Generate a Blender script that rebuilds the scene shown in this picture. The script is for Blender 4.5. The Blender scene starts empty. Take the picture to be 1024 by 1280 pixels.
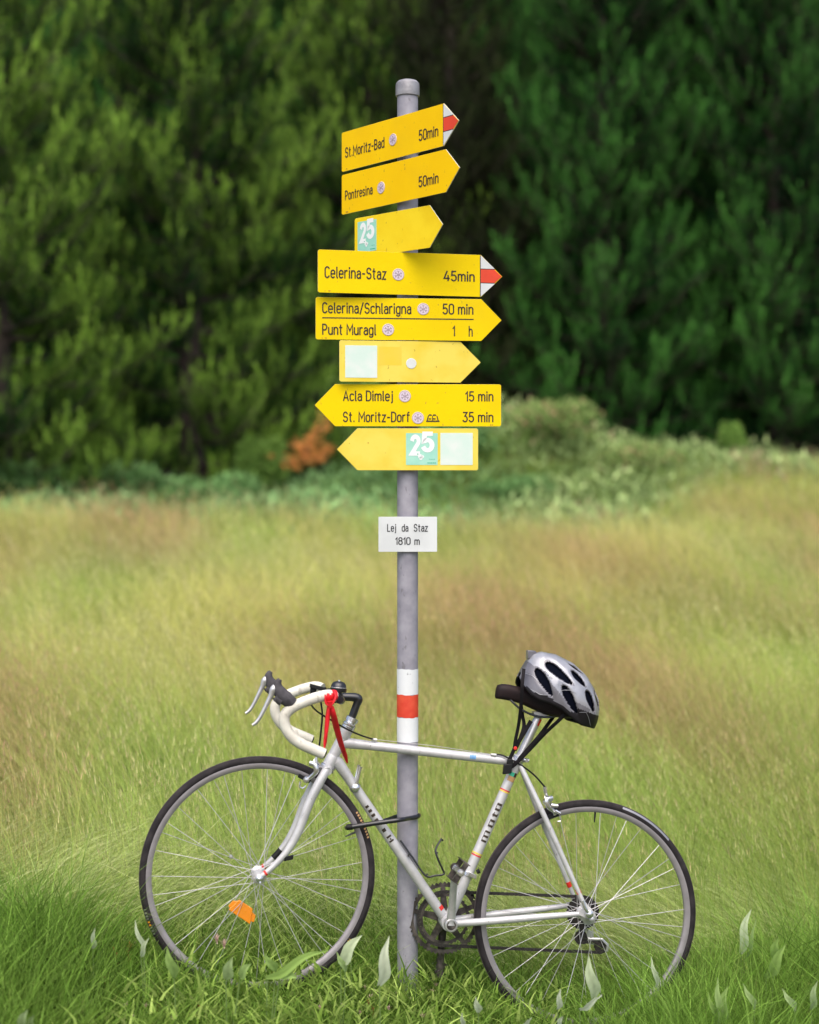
import bpy, math, random
import numpy as np
from mathutils import Vector, Matrix, Quaternion, noise

random.seed(7)
RNG = np.random.default_rng(11)
R = math.radians
scene = bpy.context.scene
COL = scene.collection

# ------------------------------------------------------------------ camera, world, sun, exposure
K, CX, HY, H = 2000.0, 512.0, 610.0, 1.50      # focal length in photo pixels, principal column, horizon row, eye height
cam_d = bpy.data.cameras.new('camera')
cam = bpy.data.objects.new('camera', cam_d)
COL.objects.link(cam)
cam.location = (0, 0, H)
cam.rotation_euler = (R(90), 0, 0)
cam_d.sensor_fit = 'VERTICAL'
cam_d.sensor_height = 70.0
cam_d.lens = K / 1280 * 70.0
cam_d.shift_y = (HY - 640) / 1280
cam_d.clip_start = 0.05
cam_d.clip_end = 600
cam_d.dof.use_dof = True
cam_d.dof.focus_distance = 4.62
cam_d.dof.aperture_fstop = 3.3
scene.camera = cam

SUN_EL, SUN_AZ = R(62), R(184)                   # azimuth clockwise from +Y: behind the camera
world = bpy.data.worlds.new('World')
scene.world = world
world.use_nodes = True
wn = world.node_tree.nodes
sky = wn.new('ShaderNodeTexSky')
sky.sky_type = 'NISHITA'
sky.sun_disc = False
sky.sun_elevation = SUN_EL
sky.sun_rotation = SUN_AZ
sky.air_density = 1.0
sky.dust_density = 4.0
sky.ozone_density = 0.6
world.node_tree.links.new(sky.outputs[0], wn['Background'].inputs[0])
wn['Background'].inputs[1].default_value = 0.13
sun_d = bpy.data.lights.new('sun', 'SUN')
sun = bpy.data.objects.new('sun', sun_d)
COL.objects.link(sun)
sun_d.energy = 2.1
sun_d.angle = R(80)
sun_d.color = (1.0, 0.95, 0.86)
sdir = Vector((math.sin(SUN_AZ) * math.cos(SUN_EL), math.cos(SUN_AZ) * math.cos(SUN_EL), math.sin(SUN_EL)))
sun.rotation_euler = (-sdir).to_track_quat('-Z', 'Y').to_euler()
scene.view_settings.view_transform = 'Standard'
scene.view_settings.look = 'None'
scene.view_settings.gamma = 1
scene.view_settings.exposure = 0.72
try:
    scene.cycles.max_bounces = 7
    scene.cycles.transparent_max_bounces = 8
except Exception:
    pass

# ------------------------------------------------------------------ helpers
def at(px, py, Y):
    return Vector(((px - CX) * Y / K, Y, H - (py - HY) * Y / K))

def on_plane(px, py, p0, n):
    d = Vector(((px - CX) / K, 1.0, -(py - HY) / K))
    c = Vector((0, 0, H))
    return c + d * ((p0 - c).dot(n) / d.dot(n))

def lerp(a, b, t):
    return a + (b - a) * t

def catmull(pts, n=8):
    P = [Vector(p) for p in pts]
    P = [P[0] * 2 - P[1]] + P + [P[-1] * 2 - P[-2]]
    out = []
    for i in range(1, len(P) - 2):
        p0, p1, p2, p3 = P[i - 1], P[i], P[i + 1], P[i + 2]
        for k in range(n):
            t = k / n
            out.append(0.5 * ((2 * p1) + (p2 - p0) * t + (2 * p0 - 5 * p1 + 4 * p2 - p3) * t * t + (3 * p1 - p0 - 3 * p2 + p3) * t ** 3))
    out.append(P[-2].copy())
    return out

def rlist(vals, m):
    """stretch a list of radii over m points"""
    if isinstance(vals, (int, float)):
        return [vals] * m
    xs = np.linspace(0, 1, len(vals))
    return list(np.interp(np.linspace(0, 1, m), xs, vals))

class MB:
    def __init__(self):
        self.v, self.f, self.mi, self.m = [], [], [], 0

    def add(self, vs, fs):
        o = len(self.v)
        self.v += [tuple(p) for p in vs]
        for f in fs:
            self.f.append(tuple(i + o for i in f))
            self.mi.append(self.m)

    def tube(self, pts, r, n=10, caps=True, flat=None, flat_dir=None, closed=False):
        pts = [Vector(p) for p in pts]
        m = len(pts)
        rs = rlist(r, m)
        T = []
        for i in range(m):
            if closed:
                a, b = pts[(i - 1) % m], pts[(i + 1) % m]
            else:
                a, b = pts[max(0, i - 1)], pts[min(m - 1, i + 1)]
            d = b - a
            T.append(d.normalized() if d.length > 1e-9 else Vector((0, 0, 1)))
        up = flat_dir if flat_dir is not None else (Vector((0, 0, 1)) if abs(T[0].z) < .9 else Vector((1, 0, 0)))
        N = (up - T[0] * up.dot(T[0])).normalized()
        vs, fs = [], []
        for i in range(m):
            if i:
                N = (N - T[i] * N.dot(T[i])).normalized()
            if flat_dir is not None:
                N2 = flat_dir - T[i] * flat_dir.dot(T[i])
                if N2.length > 1e-4:
                    N = N2.normalized()
            B = T[i].cross(N)
            for k in range(n):
                a = 2 * math.pi * k / n
                fl = flat if flat else 1.0
                vs.append(pts[i] + (N * math.cos(a) + B * math.sin(a) * fl) * rs[i])
        for i in range(m if closed else m - 1):
            j = (i + 1) % m
            for k in range(n):
                l = (k + 1) % n
                fs.append((i * n + k, i * n + l, j * n + l, j * n + k))
        if caps and not closed:
            fs.append(tuple(range(n - 1, -1, -1)))
            fs.append(tuple((m - 1) * n + k for k in range(n)))
        self.add(vs, fs)

    def box(self, c, ax, ay, az):
        c = Vector(c)
        vs = [c + ax * x + ay * y + az * z for x in (-1, 1) for y in (-1, 1) for z in (-1, 1)]
        self.add(vs, [(0, 1, 3, 2), (4, 6, 7, 5), (0, 4, 5, 1), (2, 3, 7, 6), (0, 2, 6, 4), (1, 5, 7, 3)])

    def lathe(self, c, axis, prof, n=24, ref=None):
        axis = Vector(axis).normalized()
        ref = ref or (Vector((0, 0, 1)) if abs(axis.z) < .9 else Vector((1, 0, 0)))
        a = (ref - axis * ref.dot(axis)).normalized()
        b = axis.cross(a)
        vs, fs = [], []
        for (r, h) in prof:
            for k in range(n):
                t = 2 * math.pi * k / n
                vs.append(Vector(c) + axis * h + (a * math.cos(t) + b * math.sin(t)) * r)
        for i in range(len(prof) - 1):
            for k in range(n):
                l = (k + 1) % n
                fs.append((i * n + k, i * n + l, (i + 1) * n + l, (i + 1) * n + k))
        if prof[0][0] > 1e-6:
            fs.append(tuple(range(n - 1, -1, -1)))
        if prof[-1][0] > 1e-6:
            fs.append(tuple((len(prof) - 1) * n + k for k in range(n)))
        self.add(vs, fs)

    def ring(self, c, axis, prof, n=72):
        """closed profile [(r,h)] revolved"""
        axis = Vector(axis).normalized()
        ref = Vector((0, 0, 1)) if abs(axis.z) < .9 else Vector((1, 0, 0))
        a = (ref - axis * ref.dot(axis)).normalized()
        b = axis.cross(a)
        m = len(prof)
        vs, fs = [], []
        for k in range(n):
            t = 2 * math.pi * k / n
            d = a * math.cos(t) + b * math.sin(t)
            for (r, h) in prof:
                vs.append(Vector(c) + axis * h + d * r)
        for k in range(n):
            l = (k + 1) % n
            for i in range(m):
                j = (i + 1) % m
                fs.append((k * m + i, k * m + j, l * m + j, l * m + i))
        self.add(vs, fs)

    def prism(self, pts, ext):
        m = len(pts)
        pts = [Vector(p) for p in pts]
        vs = pts + [p + ext for p in pts]
        fs = [tuple(range(m - 1, -1, -1)), tuple(range(m, 2 * m))]
        for i in range(m):
            j = (i + 1) % m
            fs.append((i, j, m + j, m + i))
        self.add(vs, fs)

    def build(self, name, mats, parent=None, smooth=True, angle=35, bevel=0, world_inv=None):
        me = bpy.data.meshes.new(name)
        me.from_pydata(self.v, [], self.f)
        mats = mats if isinstance(mats, (list, tuple)) else [mats]
        for m in mats:
            me.materials.append(m)
        if len(mats) > 1:
            me.polygons.foreach_set('material_index', self.mi)
        if smooth:
            me.polygons.foreach_set('use_smooth', [True] * len(me.polygons))
            me.set_sharp_from_angle(angle=R(angle))
        me.update()
        return link(name, me, parent, bevel)

def link(name, me, parent=None, bevel=0):
    o = bpy.data.objects.new(name, me)
    COL.objects.link(o)
    if parent is not None:
        o.parent = parent
        o.matrix_parent_inverse = W[parent.name].inverted() if parent.name in W else Matrix()
        if parent.name in W:
            W[o.name] = W[parent.name] @ W[parent.name].inverted()
    if bevel:
        b = o.modifiers.new('bevel', 'BEVEL')
        b.width = bevel
        b.segments = 2
        b.limit_method = 'ANGLE'
        b.angle_limit = R(40)
    return o

W = {}
def tag(o, label=None, cat=None, group=None, kind=None):
    if label: o['label'] = label
    if cat: o['category'] = cat
    if group: o['group'] = group
    if kind: o['kind'] = kind
    return o

def empty(name, loc, label, cat, group=None):
    o = bpy.data.objects.new(name, None)
    COL.objects.link(o)
    o.location = loc
    o.empty_display_size = .1
    W[o.name] = Matrix.Translation(Vector(loc))
    return tag(o, label, cat, group)

def empty_local(name, label, cat, group=None):
    o = bpy.data.objects.new(name, None)
    COL.objects.link(o)
    return tag(o, label, cat, group)

def copy_tree(o, parent=None):
    c = o.copy()
    COL.objects.link(c)
    if parent is not None:
        c.parent = parent
    for ch in list(o.children):
        copy_tree(ch, c)
    return c

# ------------------------------------------------------------------ materials
def mat(name, col, rough=.5, metal=0., var=0., vscale=20., bump=0., bscale=200., col2=None, coat=0., spec=.5, trans=0., stops=(.4, .65)):
    m = bpy.data.materials.new(name)
    m.use_nodes = True
    nt = m.node_tree
    N, L = nt.nodes, nt.links
    b = N['Principled BSDF']
    b.inputs['Base Color'].default_value = (*col, 1)
    b.inputs['Roughness'].default_value = rough
    b.inputs['Metallic'].default_value = metal
    b.inputs['Specular IOR Level'].default_value = spec
    b.inputs['Coat Weight'].default_value = coat
    tc = N.new('ShaderNodeTexCoord')
    if var or col2:
        n = N.new('ShaderNodeTexNoise')
        n.inputs['Scale'].default_value = vscale
        n.inputs['Detail'].default_value = 6
        L.new(tc.outputs['Object'], n.inputs['Vector'])
        r = N.new('ShaderNodeValToRGB')
        c2 = col2 if col2 else tuple(max(0, c * (1 - var)) for c in col)
        r.color_ramp.elements[0].color = (*col, 1)
        r.color_ramp.elements[1].color = (*c2, 1)
        r.color_ramp.elements[0].position = stops[0]
        r.color_ramp.elements[1].position = stops[1]
        L.new(n.outputs['Fac'], r.inputs['Fac'])
        L.new(r.outputs['Color'], b.inputs['Base Color'])
    if bump:
        n2 = N.new('ShaderNodeTexNoise')
        n2.inputs['Scale'].default_value = bscale
        n2.inputs['Detail'].default_value = 4
        L.new(tc.outputs['Object'], n2.inputs['Vector'])
        bp_ = N.new('ShaderNodeBump')
        bp_.inputs['Strength'].default_value = bump
        bp_.inputs['Distance'].default_value = .01
        L.new(n2.outputs['Fac'], bp_.inputs['Height'])
        L.new(bp_.outputs['Normal'], b.inputs['Normal'])
    return m

def leaf_mat(name, trans=.35, rough=.6, mult=(1, 1, 1), attr='tint', spec=.06):
    m = bpy.data.materials.new(name)
    m.use_nodes = True
    N, L = m.node_tree.nodes, m.node_tree.links
    b = N['Principled BSDF']
    b.inputs['Roughness'].default_value = rough
    b.inputs['Specular IOR Level'].default_value = spec
    a = N.new('ShaderNodeAttribute')
    a.attribute_name = attr
    mx = N.new('ShaderNodeMix')
    mx.data_type = 'RGBA'
    mx.blend_type = 'MULTIPLY'
    mx.inputs['Factor'].default_value = 1
    L.new(a.outputs['Color'], mx.inputs['A'])
    mx.inputs['B'].default_value = (*mult, 1)
    L.new(mx.outputs['Result'], b.inputs['Base Color'])
    t = N.new('ShaderNodeBsdfTranslucent')
    L.new(mx.outputs['Result'], t.inputs['Color'])
    s = N.new('ShaderNodeMixShader')
    s.inputs[0].default_value = trans
    L.new(b.outputs[0], s.inputs[1])
    L.new(t.outputs[0], s.inputs[2])
    L.new(s.outputs[0], N['Material Output'].inputs['Surface'])
    return m

M = {
    'yellow': mat('sign yellow paint', (.85, .62, .0), .5, 0, 0, 9, .03, 60, col2=(.80, .565, .0), spec=.12, stops=(.35, .7)),
    'amber': mat('sign yellow paint shade tinted', (.92, .58, .0), .5, 0, 0, 9, .03, 60, col2=(.88, .53, .0), spec=.12, stops=(.35, .7)),  # yellow paint again; orange tone of boards turned from the light painted in
    'faded': mat('sun faded yellow paint', (.80, .64, .10), .6, 0, 0, 12, .03, 60, col2=(.75, .56, .05), spec=.2, stops=(.4, .66)),
    'faded2': mat('partly faded yellow paint', (.88, .65, .02), .6, 0, 0, 12, .03, 60, col2=(.84, .58, .01), spec=.12, stops=(.4, .66)),
    'lessfaded': mat('less faded yellow paint', (.80, .56, .03), .55, 0, 0, 14, 0, 60, col2=(.77, .57, .06), stops=(.4, .7)),
    'ink': mat('dark lettering', (.035, .022, .012), .6),
    'black line': mat('black edge line', (.02, .02, .025), .6),
    'signred': mat('sign red', (.75, .055, .015), .5, var=.1, vscale=30),
    'signwhite': mat('sign white', (.68, .70, .71), .5, col2=(.60, .62, .63), vscale=14),
    'badge': mat('pale rose enamel', (.68, .57, .66), .5),
    'badgeink': mat('badge grey star', (.40, .31, .36), .6),
    'badgerim': mat('badge dull rim', (.50, .40, .44), .6),
    'mint': mat('faded mint print', (.29, .62, .50), .55, col2=(.37, .68, .56), vscale=25),
    'numeral': mat('white route numeral', (.80, .82, .82), .5),
    'mintpale': mat('bleached mint print', (.60, .74, .67), .55, col2=(.70, .76, .72), vscale=22),
    'rust': mat('small rust stain', (.45, .20, .02), .8),
    'alu': mat('bare sheet edge', (.66, .64, .52), .5, .2),
    'galv': mat('galvanised pole', (.37, .355, .405), .52, .12, 0, 26, .12, 260, col2=(.25, .24, .285), stops=(.32, .72)),
    'cap': mat('pole cap zinc', (.37, .36, .38), .45, .4, 0, 30, .1, 150, col2=(.25, .24, .26)),
    'clamp': mat('steel clamp', (.33, .32, .34), .4, .6),
    'polewhite': mat('painted white band', (.72, .74, .76), .55, col2=(.34, .34, .37), vscale=45, bump=.05, bscale=120, stops=(.665, .70)),
    'polered': mat('painted red band', (.62, .045, .02), .55, col2=(.70, .08, .035), vscale=40, bump=.05, bscale=120),
    'silver': mat('silver frame lacquer', (.57, .56, .565), .40, .22, 0, 40, .03, 300, col2=(.49, .48, .485), coat=.12),
    'chrome': mat('polished alloy', (.72, .71, .72), .22, .85),
    'alloy': mat('brushed alloy', (.60, .585, .59), .36, .7, 0, 60, col2=(.5, .485, .49)),
    'rim': mat('anodised rim', (.30, .275, .29), .45, .35, 0, 30, col2=(.25, .23, .24)),
    'spoke': mat('steel spoke', (.66, .63, .65), .3, .55),
    'rubber': mat('worn tyre rubber', (.016, .013, .015), .8, 0, 0, 30, .12, 300, col2=(.032, .027, .029), spec=.25),
    'tread': mat('dusty tyre tread', (.075, .06, .055), .85, 0, 0, 40, .12, 300, col2=(.065, .052, .05)),
    'blackplast': mat('black plastic', (.012, .012, .013), .5, 0, .3, 40, spec=.25),
    'blackmetal': mat('black anodised metal', (.02, .02, .024), .28, .2, coat=.3),
    'greyrubber': mat('grey rubber hood', (.075, .07, .078), .7, 0, 0, 60, .1, 300, col2=(.05, .046, .052), spec=.2),
    'tape': mat('off white bar tape', (.66, .64, .57), .75, 0, 0, 25, .15, 350, col2=(.56, .53, .46)),
    'saddle': mat('dark leather saddle', (.020, .011, .012), .55, 0, 0, 30, .06, 400, col2=(.012, .008, .009), spec=.18),
    'dirty': mat('oily steel', (.045, .038, .036), .42, .5, 0, 45, col2=(.15, .125, .115)),
    'sprocket': mat('black oily sprockets', (.022, .019, .019), .5, .4, 0, 60, col2=(.05, .043, .04), spec=.3),
    'chain': mat('oily chain', (.025, .021, .021), .5, .4, 0, 300, col2=(.07, .06, .055)),
    'ribbon': mat('red ribbon', (.72, .008, .018), .55, 0, 0, 50, .08, 200, col2=(.60, .006, .014)),
    'redpaint': mat('red decal', (.68, .03, .02), .45),
    'bluepaint': mat('blue decal', (.10, .32, .66), .45),
    'orangepaint': mat('orange decal', (.80, .36, .02), .45),
    'yellowpaint': mat('yellow decal', (.82, .62, .04), .45),
    'greenpaint': mat('green decal', (.04, .42, .26), .45),
    'tan': mat('tan decal', (.48, .28, .12), .5),
    'strap': mat('black webbing', (.014, .012, .014), .8, 0, .3, 80, .1, 500, spec=.12),
    'hwhite': mat('helmet white shell', (.38, .38, .415), .28, .3, 0, 16, col2=(.28, .28, .315), coat=.4),
    'hgrey': mat('helmet grey shell', (.17, .165, .19), .35, .15, 0, 20, col2=(.11, .105, .125), coat=.25),
    'hblack': mat('helmet black trim', (.012, .010, .013), .45, spec=.3),
    'hliner': mat('helmet dark liner', (.004, .005, .010), .95, spec=0.),
}
am = mat('amber reflector', (.95, .33, .01), .25, bump=.25, bscale=500)
am.node_tree.nodes['Principled BSDF'].inputs['Transmission Weight'].default_value = .35
M['reflector'] = am
def speckle(m, col, scale=90., lo=.70, amt=.8):
    N, L = m.node_tree.nodes, m.node_tree.links
    b = N['Principled BSDF']
    src = b.inputs['Base Color'].links[0].from_socket
    tc = N.new('ShaderNodeTexCoord')
    mp = N.new('ShaderNodeMapping'); mp.inputs['Scale'].default_value = (1, 1, .55)
    n1 = N.new('ShaderNodeTexNoise'); n1.inputs['Scale'].default_value = scale; n1.inputs['Detail'].default_value = 3
    n2 = N.new('ShaderNodeTexNoise'); n2.inputs['Scale'].default_value = 6; n2.inputs['Detail'].default_value = 5
    L.new(tc.outputs['Object'], mp.inputs[0]); L.new(mp.outputs[0], n1.inputs['Vector']); L.new(tc.outputs['Object'], n2.inputs['Vector'])
    r1 = N.new('ShaderNodeMapRange'); r1.inputs[1].default_value = lo; r1.inputs[2].default_value = lo + .05
    L.new(n1.outputs['Fac'], r1.inputs[0])
    r2 = N.new('ShaderNodeMapRange'); r2.inputs[1].default_value = .55; r2.inputs[2].default_value = .85; r2.inputs[4].default_value = .30
    L.new(n2.outputs['Fac'], r2.inputs[0])
    mxm = N.new('ShaderNodeMath'); mxm.operation = 'MAXIMUM'
    L.new(r1.outputs[0], mxm.inputs[0]); L.new(r2.outputs[0], mxm.inputs[1])
    sc = N.new('ShaderNodeMath'); sc.operation = 'MULTIPLY'; sc.inputs[1].default_value = amt
    L.new(mxm.outputs[0], sc.inputs[0])
    mx = N.new('ShaderNodeMix'); mx.data_type = 'RGBA'
    L.new(sc.outputs[0], mx.inputs['Factor']); L.new(src, mx.inputs['A']); mx.inputs['B'].default_value = (*col, 1)
    L.new(mx.outputs['Result'], b.inputs['Base Color'])
for k_ in ('yellow', 'amber', 'faded', 'faded2'):
    speckle(M[k_], (.42, .27, .03), 110., .69, .75)
speckle(M['galv'], (.16, .15, .16), 60., .66, .6)
speckle(M['silver'], (.22, .19, .17), 120., .68, .6)
speckle(M['tape'], (.34, .31, .26), 70., .62, .55)
M['grass'] = leaf_mat('meadow grass blades', .42, .5, spec=.14)
M['needle'] = leaf_mat('pine needles', .25, .6)
M['leaf'] = leaf_mat('shrub leaves', .3, .5)
M['broad'] = leaf_mat('broad leaf', .22, .6, spec=.05)
M['bark'] = mat('pine bark', (.055, .038, .031), .9, 0, 0, 9, .6, 25, col2=(.03, .021, .018))
M['twig'] = mat('shrub twig', (.09, .06, .045), .9)
M['stem'] = mat('green stem', (.13, .20, .05), .7)
M['drybranch'] = leaf_mat('dry rust needles', .25, .7)

# ------------------------------------------------------------------ terrain
def smooth(a, b, x):
    t = np.clip((x - a) / (b - a), 0, 1)
    return t * t * (3 - 2 * t)

_ph = RNG.uniform(0, 6.28, 24)
_fx = RNG.uniform(.25, 1.3, 24)
_fy = RNG.uniform(.25, 1.3, 24)
def bumps(X, Y):
    s = 0
    for i in range(12):
        s = s + np.sin(X * _fx[i] * 1.3 + Y * _fy[i] * .9 * (1 if i % 2 else -1) + _ph[i]) / 12
    return s

def ground(X, Y):
    X = np.asarray(X, float); Y = np.asarray(Y, float)
    near = 1 - smooth(6.0, 9.5, Y)
    z = -.009 - .155 * np.tanh(X / .9) * near
    z = z + .078 * np.clip(Y - 4.85, 0, 17) + .03 * np.clip(Y - 21.85, 0, 12)
    z = z + .03 * np.clip(Y - 4.85, -30, 0) * (Y < 4.85)
    z = z + .16 * bumps(X, Y) * smooth(6.5, 11, Y)
    z = z + .34 * smooth(1.0, 4.5, X) * smooth(15, 24, Y)
    z = z + .18 * np.exp(-((X + 2.6) / 2.2) ** 2 - ((Y - 15.0) / 1.3) ** 2)
    z = z + 1.10 * np.exp(-((X - .95) / np.where(X > .95, 2.1, 1.2)) ** 2 - ((Y - 21.4) / 1.8) ** 2)
    z = z + 44 * smooth(33, 90, Y) + .15 * np.clip(Y - 95, 0, 500)
    return z

def build_ground():
    ys = np.concatenate([np.linspace(-60, 2.5, 14), np.linspace(3, 10, 57), np.linspace(10.3, 40, 90), np.linspace(41, 260, 50)])
    xh = np.concatenate([np.linspace(0, 12, 61), np.linspace(12.6, 160, 30)])
    xs = np.concatenate([-xh[:0:-1], xh])
    X, Y = np.meshgrid(xs, ys)
    Z = ground(X, Y)
    v = np.stack([X, Y, Z], -1).reshape(-1, 3)
    nx, ny = len(xs), len(ys)
    idx = np.arange(nx * ny).reshape(ny, nx)
    f = np.stack([idx[:-1, :-1], idx[:-1, 1:], idx[1:, 1:], idx[1:, :-1]], -1).reshape(-1, 4)
    me = bpy.data.meshes.new('meadow_ground')
    me.from_pydata(v.tolist(), [], f.tolist())
    me.polygons.foreach_set('use_smooth', [True] * len(me.polygons))
    m = bpy.data.materials.new('meadow soil')
    m.use_nodes = True
    N, L = m.node_tree.nodes, m.node_tree.links
    b = N['Principled BSDF']
    b.inputs['Roughness'].default_value = .95
    b.inputs['Specular IOR Level'].default_value = .1
    tc = N.new('ShaderNodeTexCoord')
    n1 = N.new('ShaderNodeTexNoise'); n1.inputs['Scale'].default_value = 1.3; n1.inputs['Detail'].default_value = 10
    L.new(tc.outputs['Object'], n1.inputs['Vector'])
    r1 = N.new('ShaderNodeValToRGB')
    r1.color_ramp.elements[0].color = (.035, .045, .012, 1); r1.color_ramp.elements[0].position = .35
    r1.color_ramp.elements[1].color = (.11, .09, .035, 1); r1.color_ramp.elements[1].position = .65
    L.new(n1.outputs['Fac'], r1.inputs['Fac'])
    sx = N.new('ShaderNodeSeparateXYZ'); L.new(tc.outputs['Object'], sx.inputs[0])
    mr = N.new('ShaderNodeMapRange'); mr.inputs[1].default_value = 20.5; mr.inputs[2].default_value = 23.5
    L.new(sx.outputs['Y'], mr.inputs[0])
    mx = N.new('ShaderNodeMix'); mx.data_type = 'RGBA'
    L.new(mr.outputs[0], mx.inputs['Factor']); L.new(r1.outputs['Color'], mx.inputs['A'])
    r2 = N.new('ShaderNodeValToRGB')
    r2.color_ramp.elements[0].color = (.020, .028, .012, 1); r2.color_ramp.elements[1].color = (.055, .038, .022, 1)
    r2.color_ramp.elements[0].position = .4; r2.color_ramp.elements[1].position = .65
    L.new(n1.outputs['Fac'], r2.inputs['Fac'])
    L.new(r2.outputs['Color'], mx.inputs['B'])
    L.new(mx.outputs['Result'], b.inputs['Base Color'])
    me.materials.append(m)
    o = link('meadow_ground', me)
    tag(o, kind='structure')
build_ground()

def gz(x, y):
    return float(ground(np.array([x]), np.array([y]))[0])

# ------------------------------------------------------------------ scattered blades as one mesh (numpy)
def mesh_from_arrays(name, verts, polys, tint, material):
    """polys: list of int arrays of shape (n, k)"""
    me = bpy.data.meshes.new(name)
    me.vertices.add(len(verts))
    me.vertices.foreach_set('co', np.ascontiguousarray(verts, np.float32).ravel())
    loops = np.concatenate([p.ravel() for p in polys]).astype(np.int32)
    starts, o = [], 0
    for p in polys:
        k = p.shape[1]
        starts.append(o + np.arange(len(p)) * k)
        o += p.size
    starts = np.concatenate(starts).astype(np.int32)
    me.loops.add(len(loops))
    me.loops.foreach_set('vertex_index', loops)
    me.polygons.add(len(starts))
    me.polygons.foreach_set('loop_start', starts)
    me.polygons.foreach_set('use_smooth', np.ones(len(starts), bool))
    a = me.color_attributes.new('tint', 'FLOAT_COLOR', 'POINT')
    c = np.ones((len(verts), 4), np.float32)
    c[:, :3] = tint
    a.data.foreach_set('color', c.ravel())
    me.materials.append(material)
    me.update()
    me.validate()
    return me

def wood_edge(X, Y):
    """depth at which the meadow grass gives way to undergrowth"""
    return 16.0 + .8 * patch(X, Y * .2, 1.1, 9) + .4 * patch(X, Y * .2, 2.9, 2) + 1.2 * smooth(.2, 1.0, X) + 2.4 * smooth(2.4, 4.2, X)

def blades(base, h, w, yaw, lean, leandir, droop, cb, ct, segs=3):
    """vectorised grass blades; returns verts, quads, tris, tint"""
    n = len(base)
    vv = RNG.uniform(.50, 1.42, (n, 1)); cb = cb * vv; ct = ct * vv
    side = np.stack([np.cos(yaw), np.sin(yaw), np.zeros(n)], -1)
    ld = np.stack([np.cos(leandir), np.sin(leandir), np.zeros(n)], -1)
    per = 2 * segs + 1
    V = np.zeros((n, per, 3)); C = np.zeros((n, per, 3))
    for i in range(segs + 1):
        t = i / segs
        p = base + ld * (lean * h * (t ** 1.8))[:, None]
        p[:, 2] += h * (t - droop * t ** 3)
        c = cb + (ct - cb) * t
        if i < segs:
            ww = w * (1 - t) ** .55 * .5
            V[:, 2 * i] = p - side * ww[:, None]
            V[:, 2 * i + 1] = p + side * ww[:, None]
            C[:, 2 * i] = c; C[:, 2 * i + 1] = c
        else:
            V[:, 2 * i] = p; C[:, 2 * i] = c
    off = (np.arange(n) * per)[:, None]
    quads = np.concatenate([off + np.array([2 * i, 2 * i + 1, 2 * i + 3, 2 * i + 2]) for i in range(segs - 1)])
    tris = off + np.array([2 * segs - 2, 2 * segs - 1, 2 * segs])
    return V.reshape(-1, 3), quads, tris, C.reshape(-1, 3)

class Stack:
    def __init__(self):
        self.v, self.q, self.t, self.c, self.n = [], [], [], [], 0
    def add(self, v, q, t, c):
        self.v.append(v); self.c.append(c)
        if q is not None and len(q): self.q.append(q + self.n)
        if t is not None and len(t): self.t.append(t + self.n)
        self.n += len(v)
    def mesh(self, name, material):
        polys = []
        if self.q: polys.append(np.concatenate(self.q))
        if self.t: polys.append(np.concatenate(self.t))
        return mesh_from_arrays(name, np.concatenate(self.v), polys, np.concatenate(self.c), material)

def wedge_points(n, y0, y1, margin=1.3, bias=1.0):
    """points in the view wedge and a margin either side of it"""
    u = RNG.random(n)
    Y = (y0 ** 2 + u * (y1 ** 2 - y0 ** 2)) ** .5 if bias == 1.0 else y0 + (y1 - y0) * u ** bias
    half = .256 * Y * 1.12 + margin * .5
    X = (RNG.random(n) * 2 - 1) * half
    return X, Y

def patch(X, Y, s, k):
    return (np.sin(X * s + _ph[k] + 1.7 * np.sin(Y * s * .7 + _ph[k + 1])) + np.sin(Y * s * .8 + _ph[k + 2] + 1.3 * np.sin(X * s * .6 + _ph[k + 3]))) * .5

def pinkness(X, Y):
    a = np.sin(X * 1.9 + _ph[3] + .9 * np.sin(Y * .8)) + np.sin(X * .8 - Y * .55 + _ph[5]) + .8 * np.sin(X * 3.7 + Y * 1.1 + _ph[7])
    return a / 2.8

def bike_dist(X, Y):
    """signed distance in depth behind the bicycle (negative: between camera and bicycle)"""
    return Y - (4.56 + .232 * X)

GREEN_D = np.array([.07, .13, .02]); GREEN = np.array([.21, .34, .050]); GREEN_L = np.array([.46, .60, .15])
STRAW = np.array([.78, .73, .25]); PALE = np.array([.84, .80, .50]); PINK = np.array([.66, .37, .25]); YEL = np.array([.55, .60, .13])

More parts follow.
